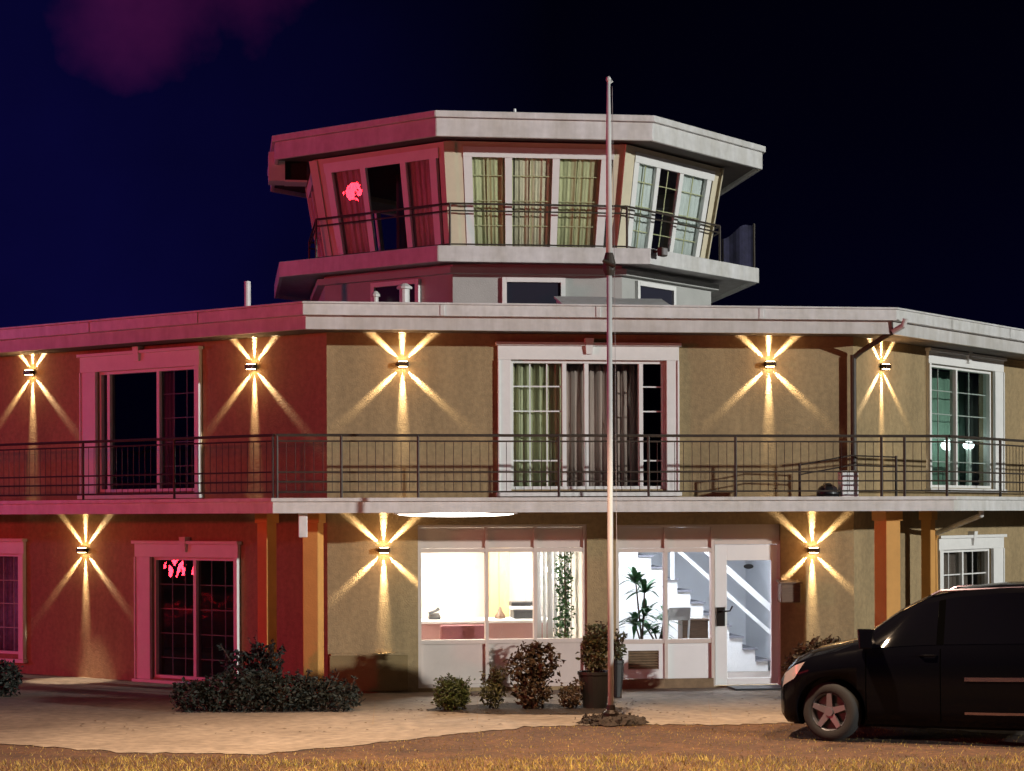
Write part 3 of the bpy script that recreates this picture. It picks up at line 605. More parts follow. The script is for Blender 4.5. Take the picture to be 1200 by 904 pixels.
t = MB(); oring(t, AR - .058, AR, z_rb - .03, z_rt - .10); oring(t, AR - .058, AR + .05, z_rt - .098, z_rt); t.build('tower_fascia', M['gutter'], bld, bevel=.01)
t = MB(); oslab(t, AP - .06, z_pb + .06, z_pt - .01); t.build('tower_platform', M['fascia'], bld)
t = MB(); oring(t, AP - .058, AP, z_pb, z_pt + .01); t.build('platform_edge', M['gutter'], bld, bevel=.01)
AS = AR * .80
t = MB(); oring(t, AS - .2, AS, Z_EAVE - .032, z_pb + .058); t.build('tower_shaft', M['shaft'], bld)
t = MB(); oring(t, AS, AS + .12, z_pb - .1, z_pb - .002); t.build('shaft_collar', M['shaft'], bld)
# shaft windows
def oface(k, ap):
    c = octo(ap, 0); a, b = c[k], c[(k + 1) % 8]; d = (b - a).normalized(); return Frame(a.x, a.y, d.x, d.y)
for k, (x0, y0, x1, y1) in ((0, (588, 326, 662, 356)), (1, (744, 333, 789, 356)), (7, (437, 330, 493, 357))):
    fr = oface(k, AS); r0, r1, r2, r3 = rect(fr, x0, y0, x1, y1); r2 = Z_EAVE - .02; wd = .07
    t = MB(); t.fbox(fr, r0, r0 + wd, .003, .06, r2, r3); t.fbox(fr, r1 - wd, r1, .003, .06, r2, r3); t.fbox(fr, r0 + wd, r1 - wd, .003, .064, r3 - wd, r3); t.fbox(fr, r0 + wd, r1 - wd, .003, .07, r2, r2 + .05)
    w = t.build('shaft_window', M['trim'], bld)
    t = MB(); t.fbox(fr, r0 + wd + .001, r1 - wd - .001, .006, .02, r2 + .052, r3 - wd - .002); t.build('pane', M['blackglass'] if 'blackglass' in M else M.setdefault('blackglass', mat('dark_pane', (.03, .03, .045), .1)), w)
# cab: leaning faces
cb, ct = octo(A_B, z_cb), octo(A_T, z_ct)
def cabpt(k, s, tt, d):
    a = cb[k].lerp(cb[(k + 1) % 8], s); b = ct[k].lerp(ct[(k + 1) % 8], s); ang = R_(45 * k)
    n = Vector((math.sin(ang), -math.cos(ang), -math.tan(math.atan2(A_T - A_B, z_ct - z_cb)))).normalized()
    return a.lerp(b, tt) + n * d
def cbox(mb, k, s0, s1, t0, t1, d0, d1):
    P = lambda s, tt, d: cabpt(k, s, tt, d)
    mb.hexa([P(s0, t0, d1), P(s1, t0, d1), P(s1, t0, d0), P(s0, t0, d0), P(s0, t1, d1), P(s1, t1, d1), P(s1, t1, d0), P(s0, t1, d0)])
t = MB()
for k in range(8):
    cbox(t, k, -.012, .075, 0, .985, -.14, .0); cbox(t, k, .925, 1.012, 0, .985, -.14, -.002); cbox(t, k, .075, .925, .94, .985, -.14, -.001)
t.build('cab_wall', M['cpost'], bld)
for k in range(8):
    t = MB(); cbox(t, k, -.03, .03, .0, .98, .004, .022); t.build('corner_post', M['cpost'], bld)
MUL = {0: (.33, .60), 1: (.33, .58), 7: (.36, .66)}
for k in range(8):
    m1, m2 = MUL.get(k, (.35, .64)); t = MB()
    for s in (.10, .88): cbox(t, k, s - .024, s + .024, .0, .85, -.05, .012)
    for s in (m1, m2): cbox(t, k, s - .020, s + .020, .0, .85, -.05, .004)
    cbox(t, k, .075, .925, .85, .94, -.10, .022)
    for (sa, sb) in ((.122, m1 - .018), (m1 + .018, m2 - .018), (m2 + .018, .858)): cbox(t, k, sa, sb, 0, .025, -.1, .01)
    w = t.build('cab_window', M['trim'], bld)
    for i, (sa, sb) in enumerate(((.124, m1 - .02), (m1 + .02, m2 - .02), (m2 + .02, .856))):
        if k == 7 and i == 1: continue          # the sliding door stands open here
        g = MB(); cbox(g, k, sa, sb, .027, .848, -.03, -.024); g.build('pane', M['gclear'], w)
        if k in (0, 1):
            b = MB()
            for tt in (.25, .47, .69): cbox(b, k, sa, sb, tt - .004, tt + .004, -.046, -.036)
            cbox(b, k, (sa + sb) / 2 - .004, (sa + sb) / 2 + .004, .03, .845, -.048, -.038); b.build('glazing_bars', M['olive'], w)
def cabcurt(k, s0, s1, m, lab, seed, waves=5):
    return curtain(lab, lambda s, d, z: cabpt(k, s, z, -.082 + d * .35), s0, s1, .01, .87, m, seed, waves, group='curtains in the tower cab')
cabcurt(0, .11, .36, M['olive'], 'olive curtain in the left pane of the tower front window', 11)
cabcurt(0, .37, .58, M['beige'], 'beige curtain in the middle pane of the tower front window', 12)
cabcurt(0, .62, .87, M['olive'], 'olive curtain in the right pane of the tower front window', 13)
cabcurt(1, .10, .36, M['sheer'], 'pale sheer curtain in the left pane of the right tower window', 14, 4)
cabcurt(1, .58, .88, M['sheer'], 'pale sheer curtain in the right pane of the right tower window', 15, 5)
cabcurt(7, .10, .36, M['rosec'], 'red lit curtain left of the open tower door', 16)
cabcurt(7, .67, .88, M['rosec'], 'red lit curtain right of the open tower door', 17)
t = MB(); t.lathe([(A_B * .62, z_cb), (A_B * .62, z_ct - .01)], TX, TY, 16); t.build('cab_core', M['dark'], bld)

# ------------------------------------------------------------------ railings
def railing(name, label, cat, pts, posts, z0, rails, balz, spacing, r_top=.022, bal_r=.0045, group=None):
    """pts: plan polyline; posts: distances along; rails: heights; balz: (low, high)"""
    pts = [Vector((p.x, p.y, 0)) for p in pts]; L = [0]
    for a, b in zip(pts[:-1], pts[1:]): L.append(L[-1] + (b - a).length)
    def at(s):
        for i in range(len(pts) - 1):
            if s <= L[i + 1] + 1e-6: return pts[i].lerp(pts[i + 1], (s - L[i]) / (L[i + 1] - L[i]))
        return pts[-1]
    o = thing(name, label, cat, (pts[0].x, pts[0].y, z0), group)
    for j, h in enumerate(rails):
        t = MB()
        for a, b in zip(pts[:-1], pts[1:]): t.tube([a + Vector((0, 0, z0 + h)), b + Vector((0, 0, z0 + h))], r_top if j == 0 else .013, 6)
        t.build('top_rail' if j == 0 else 'rail', M['black'], o)
    ps = sorted(posts)
    for s in ps:
        q = at(s); t = MB(); t.tube([q + Vector((0, 0, z0 + .002)), q + Vector((0, 0, z0 + rails[0]))], .02, 6); t.build('post', M['black'], o)
    if spacing:
        for a, b in zip(ps[:-1], ps[1:]):
            t = MB(); n = max(1, int((b - a) / spacing))
            for i in range(1, n):
                q = at(a + (b - a) * i / n); t.tube([q + Vector((0, 0, z0 + balz[0])), q + Vector((0, 0, z0 + balz[1]))], bal_r, 4, caps=False)
            t.build('balusters', M['black'], o)
    return o
rp = path(BAL - .1)
RL = [.85, .77, .08, .35, .22]
def every(l, d): n = round(l / d); return [.02 + (l - .04) * i / n for i in range(n + 1)]
l0 = (rp[1] - rp[0]).length; l1 = (rp[2] - rp[1]).length; l2 = (rp[3] - rp[2]).length
railing('balcony_railing', 'black metal balcony railing along the red lit left wing', 'railing', [rp[0], rp[1] + Vector((-.02, .02, 0))], every(l0 - .03, 1.9), Z_SLAB1, RL, (.08, .77), .115, group='balcony railings')
railing('balcony_railing', 'long black metal balcony railing across the front facade', 'railing', [rp[1], rp[2]], [.02] + [at_y(px_, 550, -(BAL - .1)).x - rp[1].x for px_ in (400, 490, 655, 760, 862, 1033, 1060)] + [l1 - .02], Z_SLAB1, RL, (.08, .77), .115, group='balcony railings')
railing('balcony_railing', 'black metal balcony railing along the right wing', 'railing', [rp[2] + Vector((.02, .02, 0)), rp[3]], every(l2 - .03, 1.9)[1:], Z_SLAB1, RL, (.08, .77), .115, group='balcony railings')
ro = octo(AP - .60, 0)
ring = [ro[i % 8] for i in range(7, 7 + 9)]
ring = [ro[5], ro[6], ro[7], ro[0], ro[1], ro[2], ro[3]]
side = (ro[1] - ro[0]).length
railing('tower_railing', 'thin black railing round the tower platform', 'railing', ring, [.02] + [side * i for i in range(1, 6)] + [side * 6 - .02], z_pt + .01, [.72, .61, .1], (.1, .6), .0, r_top=.017, bal_r=.005)
# sloping inner hand rail on the balcony
y_h = -1.2
h = thing('hand_rail', 'short sloping black hand rail on the balcony floor near the downspout', 'hand rail', (at_y(960, 560, y_h).x, y_h, Z_SLAB1))
p1, p2, p3 = at_y(937, 545, y_h), at_y(997, 534, y_h), at_y(1050, 536, y_h)
for dz in (0, -.14):
    t = MB(); t.tube([p1 + Vector((0, 0, dz)), p2 + Vector((0, 0, dz)), p3 + Vector((0, 0, dz))], .012, 6); t.build('rail', M['black'], h)
for p in (p1, p3): t = MB(); t.tube([Vector((p.x, p.y, Z_SLAB1 - .012)), p + Vector((0, 0, .02))], .02, 6); t.build('post', M['black'], h)
# white box and dark sack on the balcony
x0_, _ = Y_(984, 560, -1.5); x1_, zt_ = Y_(1003, 554, -1.5); o = thing('planter_box', 'small white box on the balcony at the foot of the black downspout', 'box', ((x0_ + x1_) / 2, -1.5, Z_SLAB1 - .014))
t = MB(); t.box(x0_, x1_, -1.62, -1.4, Z_SLAB1 - .013, zt_); t.build('body', M['whitep'], o, bevel=.01)
t = MB(); t.box(x0_ - .012, x1_ + .012, -1.632, -1.388, zt_ + .001, zt_ + .025); t.build('lid', M['panel'], o)
x0_, _ = Y_(957, 560, -1.5); x1_, _ = Y_(983, 560, -1.5); cx_ = (x0_ + x1_) / 2; w_ = (x1_ - x0_) / 2
t = MB(); t.lathe([(.02, 0), (w_ * .95, .01), (w_, .07), (w_ * .8, .14), (w_ * .35, .2), (.02, .21)], cx_, -1.5, 16, 0, Z_SLAB1 - .012)
tag(t.build('sack', M['blackpl'], smooth=True), 'slumped black sack on the balcony beside the small white box', 'sack')

# ------------------------------------------------------------------ downspouts
o = thing('downspout', 'black downspout in front of the upper right facade corner', 'downspout', (xR, -.1, Z_SLAB1))
a = at_y(1000, 420, -.12); b = at_y(1000, 552, -.12); g = path(OVH)[2]; e = at_y(1058, 388, -.95)
t = MB(); t.tube([Vector((a.x, -.12, Z_SLAB1 + .02)), Vector((a.x, -.12, 4.95))], .045, 10); t.build('pipe', M['black'], o)
t = MB(); t.tube([Vector((a.x, -.12, 4.9)), Vector((a.x + .1, -.2, 5.0)), Vector((e.x - .1, -.8, e.z))], .04, 10); t.build('elbow', M['black'], o)
t = MB(); t.tube([Vector((e.x - .1, -.8, e.z)), Vector((e.x + .02, -.92, e.z + .08)), Vector((e.x + .04, -.95, Z_EAVE - .17))], .042, 10); t.build('outlet', M['gutter'], o)
def spout(label, fr, x0, y0, x1, y1, din, dout):
    ua, za = fr.uz(x0, y0, din); ub, zb_ = fr.uz(x1, y1, dout); A, B = fr.pt(ua, din, za), fr.pt(ub, dout, zb_)
    o = thing('downspout', label, 'downspout', tuple(B)); t = MB(); t.tube([A, B - (B - A) * .1, B, Vector((B.x, B.y, Z_SLAB0 + .01))], .04, 10); t.build('pipe', M['gutter'], o)
    t = MB(); t.tube([Vector((A.x, A.y, A.z + .05)), A, A + (A - B) * .05 - Vector((0, 0, .1)), Vector((A.x, A.y, .05))], .038, 10); t.build('lower_pipe', M['column'], o)
spout('white downspout elbow slanting under the balcony above the small window', RW, 1098, 625, 1150, 604, .12, 1.5)
q = at_y(355, 615, -1.75); o = thing('downspout', 'stub of white downspout hanging from the balcony edge by the warm tinted column', 'downspout', (q.x, q.y, 2.3))
t = MB(); t.box(q.x - .06, q.x + .06, q.y - .05, q.y + .05, at_y(355, 630, -1.75).z, Z_SLAB0 + .018); t.build('pipe', M['gutter'], o, bevel=.01)
# roof pipes and vents
def pipe(label, px, ytop, y, r, m=None, hood=True):
    p = at_y(px, ytop, y); o = thing('vent_pipe', label, 'vent pipe', (p.x, y, Z_EAVE - .03), group='vent pipes on the roof')
    t = MB(); t.tube([(p.x, y, Z_EAVE - .03), (p.x, y, p.z)], r, 12); t.build('pipe', m or M['gutter'], o)
    if hood: t = MB(); t.lathe([(r * 1.5, -.03), (r * 1.55, .0), (r * .6, .05)], p.x, y, 12, 0, p.z + .03); t.build('cap', M['gutter'], o)
pipe('tall thin white vent pipe on the roof of the left wing', 290, 330, 2.2, .05, hood=False)
pipe('short white vent pipe on the roof below the left tower window', 440, 348, .2, .045)
pipe('wider white vent pipe on the roof below the left tower window', 474, 339, .25, .075)
for lab, px, y in (('larger sloping skylight on the roof before the tower shaft, beside its front window', 690, .0), ('smaller sloping skylight on the roof below the right shaft window', 752, .2)):
    p = at_y(px, 350, y); o = thing('skylight', lab, 'skylight', (p.x, y, Z_EAVE - .03), group='skylights on the roof')
    w = .42 if px == 690 else .36; z = Z_EAVE - .029
    t = MB(); t.hexa([(p.x - w, y - .3, z), (p.x + w, y - .3, z), (p.x + w, y + .4, z), (p.x - w, y + .4, z), (p.x - w, y - .3, z + .06), (p.x + w, y - .3, z + .06), (p.x + w, y + .4, z + .24), (p.x - w, y + .4, z + .24)]); t.build('curb', M['fascia'], o)
    t = MB(); t.hexa([(p.x - w - .03, y - .34, z + .062), (p.x + w + .03, y - .34, z + .062), (p.x + w + .03, y + .43, z + .255), (p.x - w - .03, y + .43, z + .255), (p.x - w - .03, y - .34, z + .09), (p.x + w + .03, y - .34, z + .09), (p.x + w + .03, y + .43, z + .28), (p.x - w - .03, y + .43, z + .28)]); t.build('lid', M['gutter'], o)
# small finial on the tower roof and floodlight clip at the platform edge
p = at_y(603, 128, YT + .5); t = MB(); t.tube([(p.x, YT + .5, z_rt - .05), (p.x, YT + .5, p.z)], .025, 8); tag(t.build('roof_stub', M['gutter']), 'short white stub pipe on the tower roof edge', 'vent pipe')
fr1 = oface(1, AP); u, z = fr1.uz(766, 297, 0); o = thing('floodlight', 'small dark floodlight clipped to the right front corner of the tower platform', 'floodlight', tuple(fr1.pt(u, .1, z)))
t = MB(); q = fr1.pt(u, .06, z); t.tube([fr1.pt(u, .003, z + .02), fr1.pt(u, .12, z + .02)], .02, 6); t.build('bracket', M['black'], o)
t = MB(); t.fbox(fr1, u - .07, u + .09, .1, .2, z - .06, z + .08); t.build('housing', M['black'], o, bevel=.02)
t = MB(); t.fbox(fr1, u - .05, u + .07, .202, .207, z - .04, z + .06); t.build('lens', M['lens'], o)
c7 = octo(AR, 0)[7]; yb_ = c7.y + .5
x0_, za = Y_(315, 212, yb_); x1_, zb2 = Y_(360, 179, yb_); xm_ = x0_ + (x1_ - x0_) * .42
o = thing('loudspeaker', 'white boxy loudspeaker with black front under the left tower eave', 'loudspeaker', ((x0_ + x1_) / 2, yb_, za))
t = MB(); t.box(x0_, xm_, yb_, yb_ + .45, za, zb2); t.box(xm_ + .002, x1_, yb_ + .002, yb_ + .45, za - .012, za + .02); t.box(xm_ + .002, x1_, yb_ + .25, yb_ + .45, za + .022, zb2); t.build('casing', M['trim'], o)
t = MB(); t.box(xm_ + .004, x1_ - .004, yb_ + .06, yb_ + .24, za + .024, zb2 - .003); t.build('grille', M['tyre'], o)
t = MB(); t.tube([((x0_ + x1_) / 2, yb_ + .3, zb2 + .001), ((x0_ + x1_) / 2, yb_ + .3, z_ct - .001)], .03, 8); t.build('bracket', M['black'], o)
yc_ = TY + .6; q0 = at_y(848, 300, yc_); q1 = at_y(884, 262, yc_); zp = z_pt - .01
o = thing('canvas_screen', 'dim blue canvas screen standing on the right rear edge of the tower platform', 'screen', ((q0.x + q1.x) / 2, yc_, zp))
t = MB(); n = 10; vs = []
for i in range(n + 1):
    f = i / n; x = q0.x + (q1.x - q0.x) * f; yy = yc_ + .04 * math.sin(f * 9); top = q1.z - .28 * (1 - f) ** 1.5 - .03 * math.sin(f * 8)
    vs += [(x, yy, zp + .02), (x, yy, top), (x, yy + .02, top), (x, yy + .02, zp + .02)]
t.add(vs, [(4 * i + k, 4 * i + 4 + k, 4 * i + 4 + (k + 1) % 4, 4 * i + (k + 1) % 4) for i in range(n) for k in range(4)]); t.build('canvas', mat('shade_darkened_canvas', (.022, .021, .05), .95, var=.4, vscale=9), o)  # grey-blue canvas, its shadow darkened into the colour
for x in (q0.x, q1.x): t = MB(); t.tube([(x, yc_ + .03, zp), (x, yc_ + .03, q1.z if x == q1.x else q1.z - .28)], .02, 6); t.build('post', M['black'], o)
# strip light under the balcony edge over the lobby window
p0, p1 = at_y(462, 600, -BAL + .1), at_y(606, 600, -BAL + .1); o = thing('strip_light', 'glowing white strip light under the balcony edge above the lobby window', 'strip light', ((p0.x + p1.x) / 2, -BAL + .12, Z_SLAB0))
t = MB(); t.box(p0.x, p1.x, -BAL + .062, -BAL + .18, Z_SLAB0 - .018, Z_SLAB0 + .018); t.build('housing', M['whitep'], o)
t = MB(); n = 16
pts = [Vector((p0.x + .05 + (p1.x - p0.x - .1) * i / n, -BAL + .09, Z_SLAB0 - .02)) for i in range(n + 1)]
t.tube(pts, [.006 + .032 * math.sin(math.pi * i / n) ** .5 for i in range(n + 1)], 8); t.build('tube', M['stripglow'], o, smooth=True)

# ================================================================== WALL LAMPS (six beams each)
def wall_lamp(fr, px, py, label, gain=1.0):
    u, z = fr.uz(px, py, .06); q = fr.pt(u, 0, z)
    gain *= random.uniform(.75, 1.1)
    o = thing('wall_lamp', label, 'wall lamp', tuple(q), group='up and down wall lamps')
    t = MB(); t.fbox(fr, u - .085, u + .085, .03, .13, z - .035, z + .035); t.build('body', M['bronze'], o, bevel=.01)
    t = MB(); t.fbox(fr, u - .05, u + .05, .003, .03, z - .05, z + .05); t.build('bracket', M['bronze'], o)
    for s in (1, -1):
        t = MB(); t.fbox(fr, u - .06, u + .06, .045, .115, z + s * .0355 - .0005, z + s * .0395 + .0005); t.build('lens', M['lampglow'], o)
        for ang in (-47, 0, 47):
            a = R_(ang); du, dz = math.sin(a), math.cos(a) * s
            dirv = (fr.U * du + Vector((0, 0, dz)) - fr.N * math.tan(R_(5.8 if ang == 0 else 7.6))).normalized()
            l = light('SPOT', 'wall_lamp_beam', fr.pt(u + du * .05, .03, z + s * .05 + dz * .02), (1000 if ang == 0 else 720) * gain, (1, .77, .48), .02, spot_size=R_(17 if ang == 0 else 16), spot_blend=1.0)
            l.rotation_euler = dirv.to_track_quat('-Z', 'Y').to_euler(); l.parent = o; l.matrix_parent_inverse = Matrix.Translation(-Vector(o.location))
        l = light('POINT', 'wall_lamp_glow', fr.pt(u, .24, z + s * .12), 2.6 * gain, (1, .52, .20), .08); l.parent = o; l.matrix_parent_inverse = Matrix.Translation(-Vector(o.location))
wall_lamp(LW, 35, 437, 'lit wall lamp at the outer end of the upper left wing')
wall_lamp(LW, 295, 430, 'lit wall lamp between the upper left wing window and the facade corner')
wall_lamp(FR, 472, 427, 'lit wall lamp left of the large upper front window')
wall_lamp(FR, 902, 427, 'lit wall lamp right of the large upper front window')
wall_lamp(RW, 1037, 430, 'lit wall lamp between the black downspout and the upper right wing window')
wall_lamp(RW, 1228, 441, 'wall lamp beyond the right picture edge whose beam enters the picture')
wall_lamp(LW, 97, 645, 'lit wall lamp beside the ground floor glass door of the left wing')
wall_lamp(FR, 450, 645, 'lit ground floor wall lamp left of the bright lobby window')
wall_lamp(FR, 953, 645, 'lit ground floor wall lamp right of the entrance door')

# ================================================================== FLAGPOLE
p = ground_at(716, 848); o = thing('flagpole', 'tall bare aluminium flagpole with dark cleat standing before the building', 'flagpole', (p.x, p.y, 0))
ztop = hit(715, 97, p, F3).z; zc = hit(715, 308, p, F3).z
t = MB(); t.tube([(p.x, p.y, 0), (p.x, p.y, zc), ], [.037, .034], 16); t.tube([(p.x, p.y, zc + .001), (p.x, p.y, zc + 1.6), (p.x, p.y, ztop)], [.04, .034, .022], 16); t.build('pole', M['steel'], o, smooth=True)
t = MB(); t.lathe([(.05, -.16), (.075, -.1), (.08, 0), (.06, .08), (.047, .12)], p.x, p.y, 14, 0, zc); t.tube([(p.x - .09, p.y - .06, zc + .02), (p.x + .06, p.y - .09, zc - .05)], .025, 6); t.build('cleat', M['black'], o)
t = MB(); t.lathe([(.015, 0), (.035, .03), (.03, .06), (.005, .08)], p.x, p.y, 12, 0, ztop); t.tube([(p.x, p.y, ztop - .02), (p.x + .05, p.y, ztop + .02)], .014, 6); t.build('truck', M['steel'], o)
t = MB(); t.tube([(p.x + .06, p.y - .03, zc), (p.x + .075, p.y - .04, 1.3)], .003, 5); t.tube([(p.x + .04, p.y - .03, ztop - .05), (p.x + .06, p.y - .03, zc)], .003, 5); t.build('halyard', M['greypl'], o)
t = MB(); t.lathe([(.10, .0), (.1, .10), (.06, .14), (.05, .2)], p.x, p.y, 16, 0, .03); t.build('collar', M['bronze'], o)
rnd = random.Random(5); t = MB(); n = 40; ringv = []
for j, (rr, zz) in enumerate([(1.0, .008), (.8, .05), (.5, .075), (.15, .085)]):
    for k in range(n): a = k * 6.2832 / n; w = rr * (1 + .16 * rnd.uniform(-1, 1)); v = p + R3 * (.03 + .42 * w * math.cos(a)) + F3 * (.34 * w * math.sin(a)); ringv.append((v.x, v.y, zz + rnd.uniform(0, .03) * (j > 0)))
fs = [(j * n + k, j * n + (k + 1) % n, (j + 1) * n + (k + 1) % n, (j + 1) * n + k) for j in range(3) for k in range(n)] + [tuple(3 * n + k for k in range(n))]
t.add(ringv, fs); leaf_blob(t, [(p.x, p.y, .04, .42, .3, .05)], 500, .05, rnd); tag(t.build('mulch_bed', M['mulch']), 'dark mulch bed round the foot of the flagpole', 'mulch bed')

# ================================================================== CAR
CX = np.array([.19, .22, .29, .42, .6, .9, 1.15, 1.35, 1.6, 1.9, 2.25, 2.7, 3.4, 4.1, 4.6, 4.85, 4.95])
ZT = np.array([.55, .68, .81, .94, 1.03, 1.10, 1.17, 1.32, 1.50, 1.655, 1.74, 1.79, 1.81, 1.80, 1.75, 1.62, 1.25])
ZL = np.array([.34, .24, .18, .17, .17, .17, .17, .17, .17, .17, .17, .17, .18, .2, .28, .34, .42])
HW = np.array([.52, .66, .77, .87, .92, .945, .955, .96, .96, .96, .96, .96, .96, .95, .92, .87, .80])
ZB = np.array([.56, .66, .76, .86, .93, .99, 1.03, 1.05, 1.06, 1.07, 1.08, 1.09, 1.11, 1.13, 1.13, 1.1, 1.0])
HT = np.array([.50, .62, .68, .74, .78, .80, .80, .76, .72, .69, .68, .68, .68, .68, .66, .64, .64])
def ci(A, x): return float(np.interp(x, CX, A))
def sect(x):
    zt, zl, hw, zb, ht = (ci(A, x) for A in (ZT, ZL, HW, ZB, HT))
    zm = zl + (zb - zl) * .5
    return [(0, zl), (hw * .8, zl), (hw * .95, zl + .05), (hw * .985, zl + (zm - zl) * .5), (hw, zm), (hw, zm + (zb - zm) * .6), (hw * .985, zb), (hw * .985 + (ht - hw * .985) * .5, zb + (zt - .05 - zb) * .5), (ht, zt - .05), (ht * .86, zt - .012), (ht * .5, zt - .002), (0, zt)]
NS = 12
def csurf(x, t, side=1, off=0.0):   # t in section index units
    s = sect(x); i = min(int(t), NS - 2); f = t - i
    y, z = s[i][0] + (s[i + 1][0] - s[i][0]) * f, s[i][1] + (s[i + 1][1] - s[i][1]) * f
    dy, dz = s[i + 1][0] - s[i][0], s[i + 1][1] - s[i][1]; l = math.hypot(dy, dz) or 1
    return Vector((x, side * (y + off * dz / l), z - off * dy / l))
W0 = ground_at(974, 869); XW = .85; ANG = R_(-28); YWH = -.80
rotm = Matrix.Rotation(ANG, 4, 'Z')
org = Vector((W0.x, W0.y, 0)) - (rotm @ Vector((XW, YWH - .1, 0)))
car = thing('parked_minivan', 'black minivan parked nose towards the building at the right edge', 'minivan', (org.x, org.y, 0))
car.rotation_euler = (0, 0, ANG)
def cbuild(mb, name, m, parent=None, smooth=False, bevel=0.0):
    o = mb.build(name, m, None, smooth, bevel); o.parent = parent or car; return o
mb = MB(); xs = sorted(set(list(np.linspace(.19, 4.95, 60)) + list(CX))); vs = []
for x in xs:
    s = sect(x); vs += [(x, -y, z) for y, z in s] + [(x, y, z) for y, z in s[::-1][1:-1]]
n = 2 * NS - 2; fs = [(i * n + k, (i + 1) * n + k, (i + 1) * n + (k + 1) % n, i * n + (k + 1) % n) for i in range(len(xs) - 1) for k in range(n)]
fs += [tuple(range(n)), tuple((len(xs) - 1) * n + k for k in range(n))[::-1]]
mb.add(vs, fs); body = cbuild(mb, 'body', M['paint'], smooth=True)
XR_ = 3.85; cut = MB()
for xw in (XW, XR_):
    for s in (-1, 1): cut.tube([(xw, s * 1.1, .34), (xw, s * .62, .34)], .40, 32)
co = cut.build('arch_cutter', M['blackpl']); co.matrix_world = rotm.copy(); co.parent = car; co.matrix_parent_inverse = Matrix()
co.matrix_basis = Matrix()
bm_ = body.modifiers.new('arch', 'BOOLEAN'); bm_.operation = 'DIFFERENCE'; bm_.object = co; bm_.solver = 'EXACT'
dg = bpy.context.evaluated_depsgraph_get(); bpy.context.view_layer.update()
me = bpy.data.meshes.new_from_object(body.evaluated_get(dg)); body.modifiers.clear(); body.data = me; bpy.data.objects.remove(co)
def patch(x0, x1, t0, t1, side, off, nx=12, nt=5):
    mb = MB(); vs = []
    for i in range(nx + 1):
        for j in range(nt + 1):
            x = x0(j / nt) + (x1(j / nt) - x0(j / nt)) * i / nx; vs.append(csurf(x, t0 + (t1 - t0) * j / nt, side, off))
    mb.add(vs, [(i * (nt + 1) + j, (i + 1) * (nt + 1) + j, (i + 1) * (nt + 1) + j + 1, i * (nt + 1) + j + 1) for i in range(nx) for j in range(nt)]); return mb
M['seam'] = mat('black_gap', (.001, .001, .001), 1.0, spec=0)
M['carglass'] = mat('car_glass', (.002, .002, .002), .04, spec=.5, coat=.1)
k_ = lambda a, b: (lambda f: a + (b - a) * f)
for s in (-1, 1):
    cbuild(patch(k_(1.3, 1.78), k_(2.04, 2.04), 6.15, 7.85, s, .006), 'side_window', M['carglass'], smooth=True)
    cbuild(patch(k_(2.12, 2.12), k_(3.15, 3.15), 6.15, 7.85, s, .006), 'side_window', M['carglass'], smooth=True)
    cbuild(patch(k_(3.22, 3.22), k_(4.5, 4.35), 6.15, 7.85, s, .006), 'side_window', M['carglass'], smooth=True)
    cbuild(patch(k_(.25, .30), k_(.42, .55), 4.9, 5.9, s, .008), 'headlight', M['lens'], smooth=True)
    cbuild(patch(k_(4.78, 4.72), k_(4.93, 4.93), 5.0, 6.4, s, .008), 'tail_light', M['maroon'], smooth=True)
    for zt_, nm in ((4.35, 'side_trim'), (2.75, 'side_trim')):
        cbuild(patch(k_(2.35, 2.35), k_(3.6, 3.6), zt_, zt_ + .16, s, .012), nm, M['chrome'], smooth=True)
    for xx in (1.25, 2.08, 3.18): cbuild(patch(k_(xx, xx), k_(xx + .012, xx + .012), 2.2, 6.0, s, .002, 1, 10), 'door_seam', M['seam'])
    for xa, xb in ((2.045, 2.125), (3.145, 3.225)): cbuild(patch(k_(xa if xa > 3 else 2.045, xa), k_(xb, xb), 6.15, 7.85, s, .005, 2, 6), 'window_pillar', M['seam'])
    hd = MB(); a = csurf(1.9, 5.6, s, .03); hd.tube([csurf(1.86, 5.6, s, .0), a, csurf(2.02, 5.6, s, .03), csurf(2.05, 5.6, s, .0)], .013, 6); cbuild(hd, 'door_handle', M['paint'])
    mi = MB(); y0 = s * .95
    pts = [(1.36, y0, 1.10), (1.33, s * 1.04, 1.13)]; mi.tube(pts, .025, 6)
    mi.hexa([(1.18, s * .99, 1.07), (1.36, s * .99, 1.07), (1.38, s * 1.27, 1.08), (1.24, s * 1.27, 1.08), (1.16, s * .99, 1.29), (1.36, s * .99, 1.29), (1.38, s * 1.25, 1.30), (1.22, s * 1.25, 1.30)]); cbuild(mi, 'mirror', M['paint'], bevel=.03)
    rr = MB(); rr.tube([csurf(1.95, 8.6, s, .02), csurf(2.05, 8.6, s, .05), csurf(4.2, 8.6, s, .05), csurf(4.3, 8.6, s, .02)], .017, 6); cbuild(rr, 'roof_rail', M['chrome'])
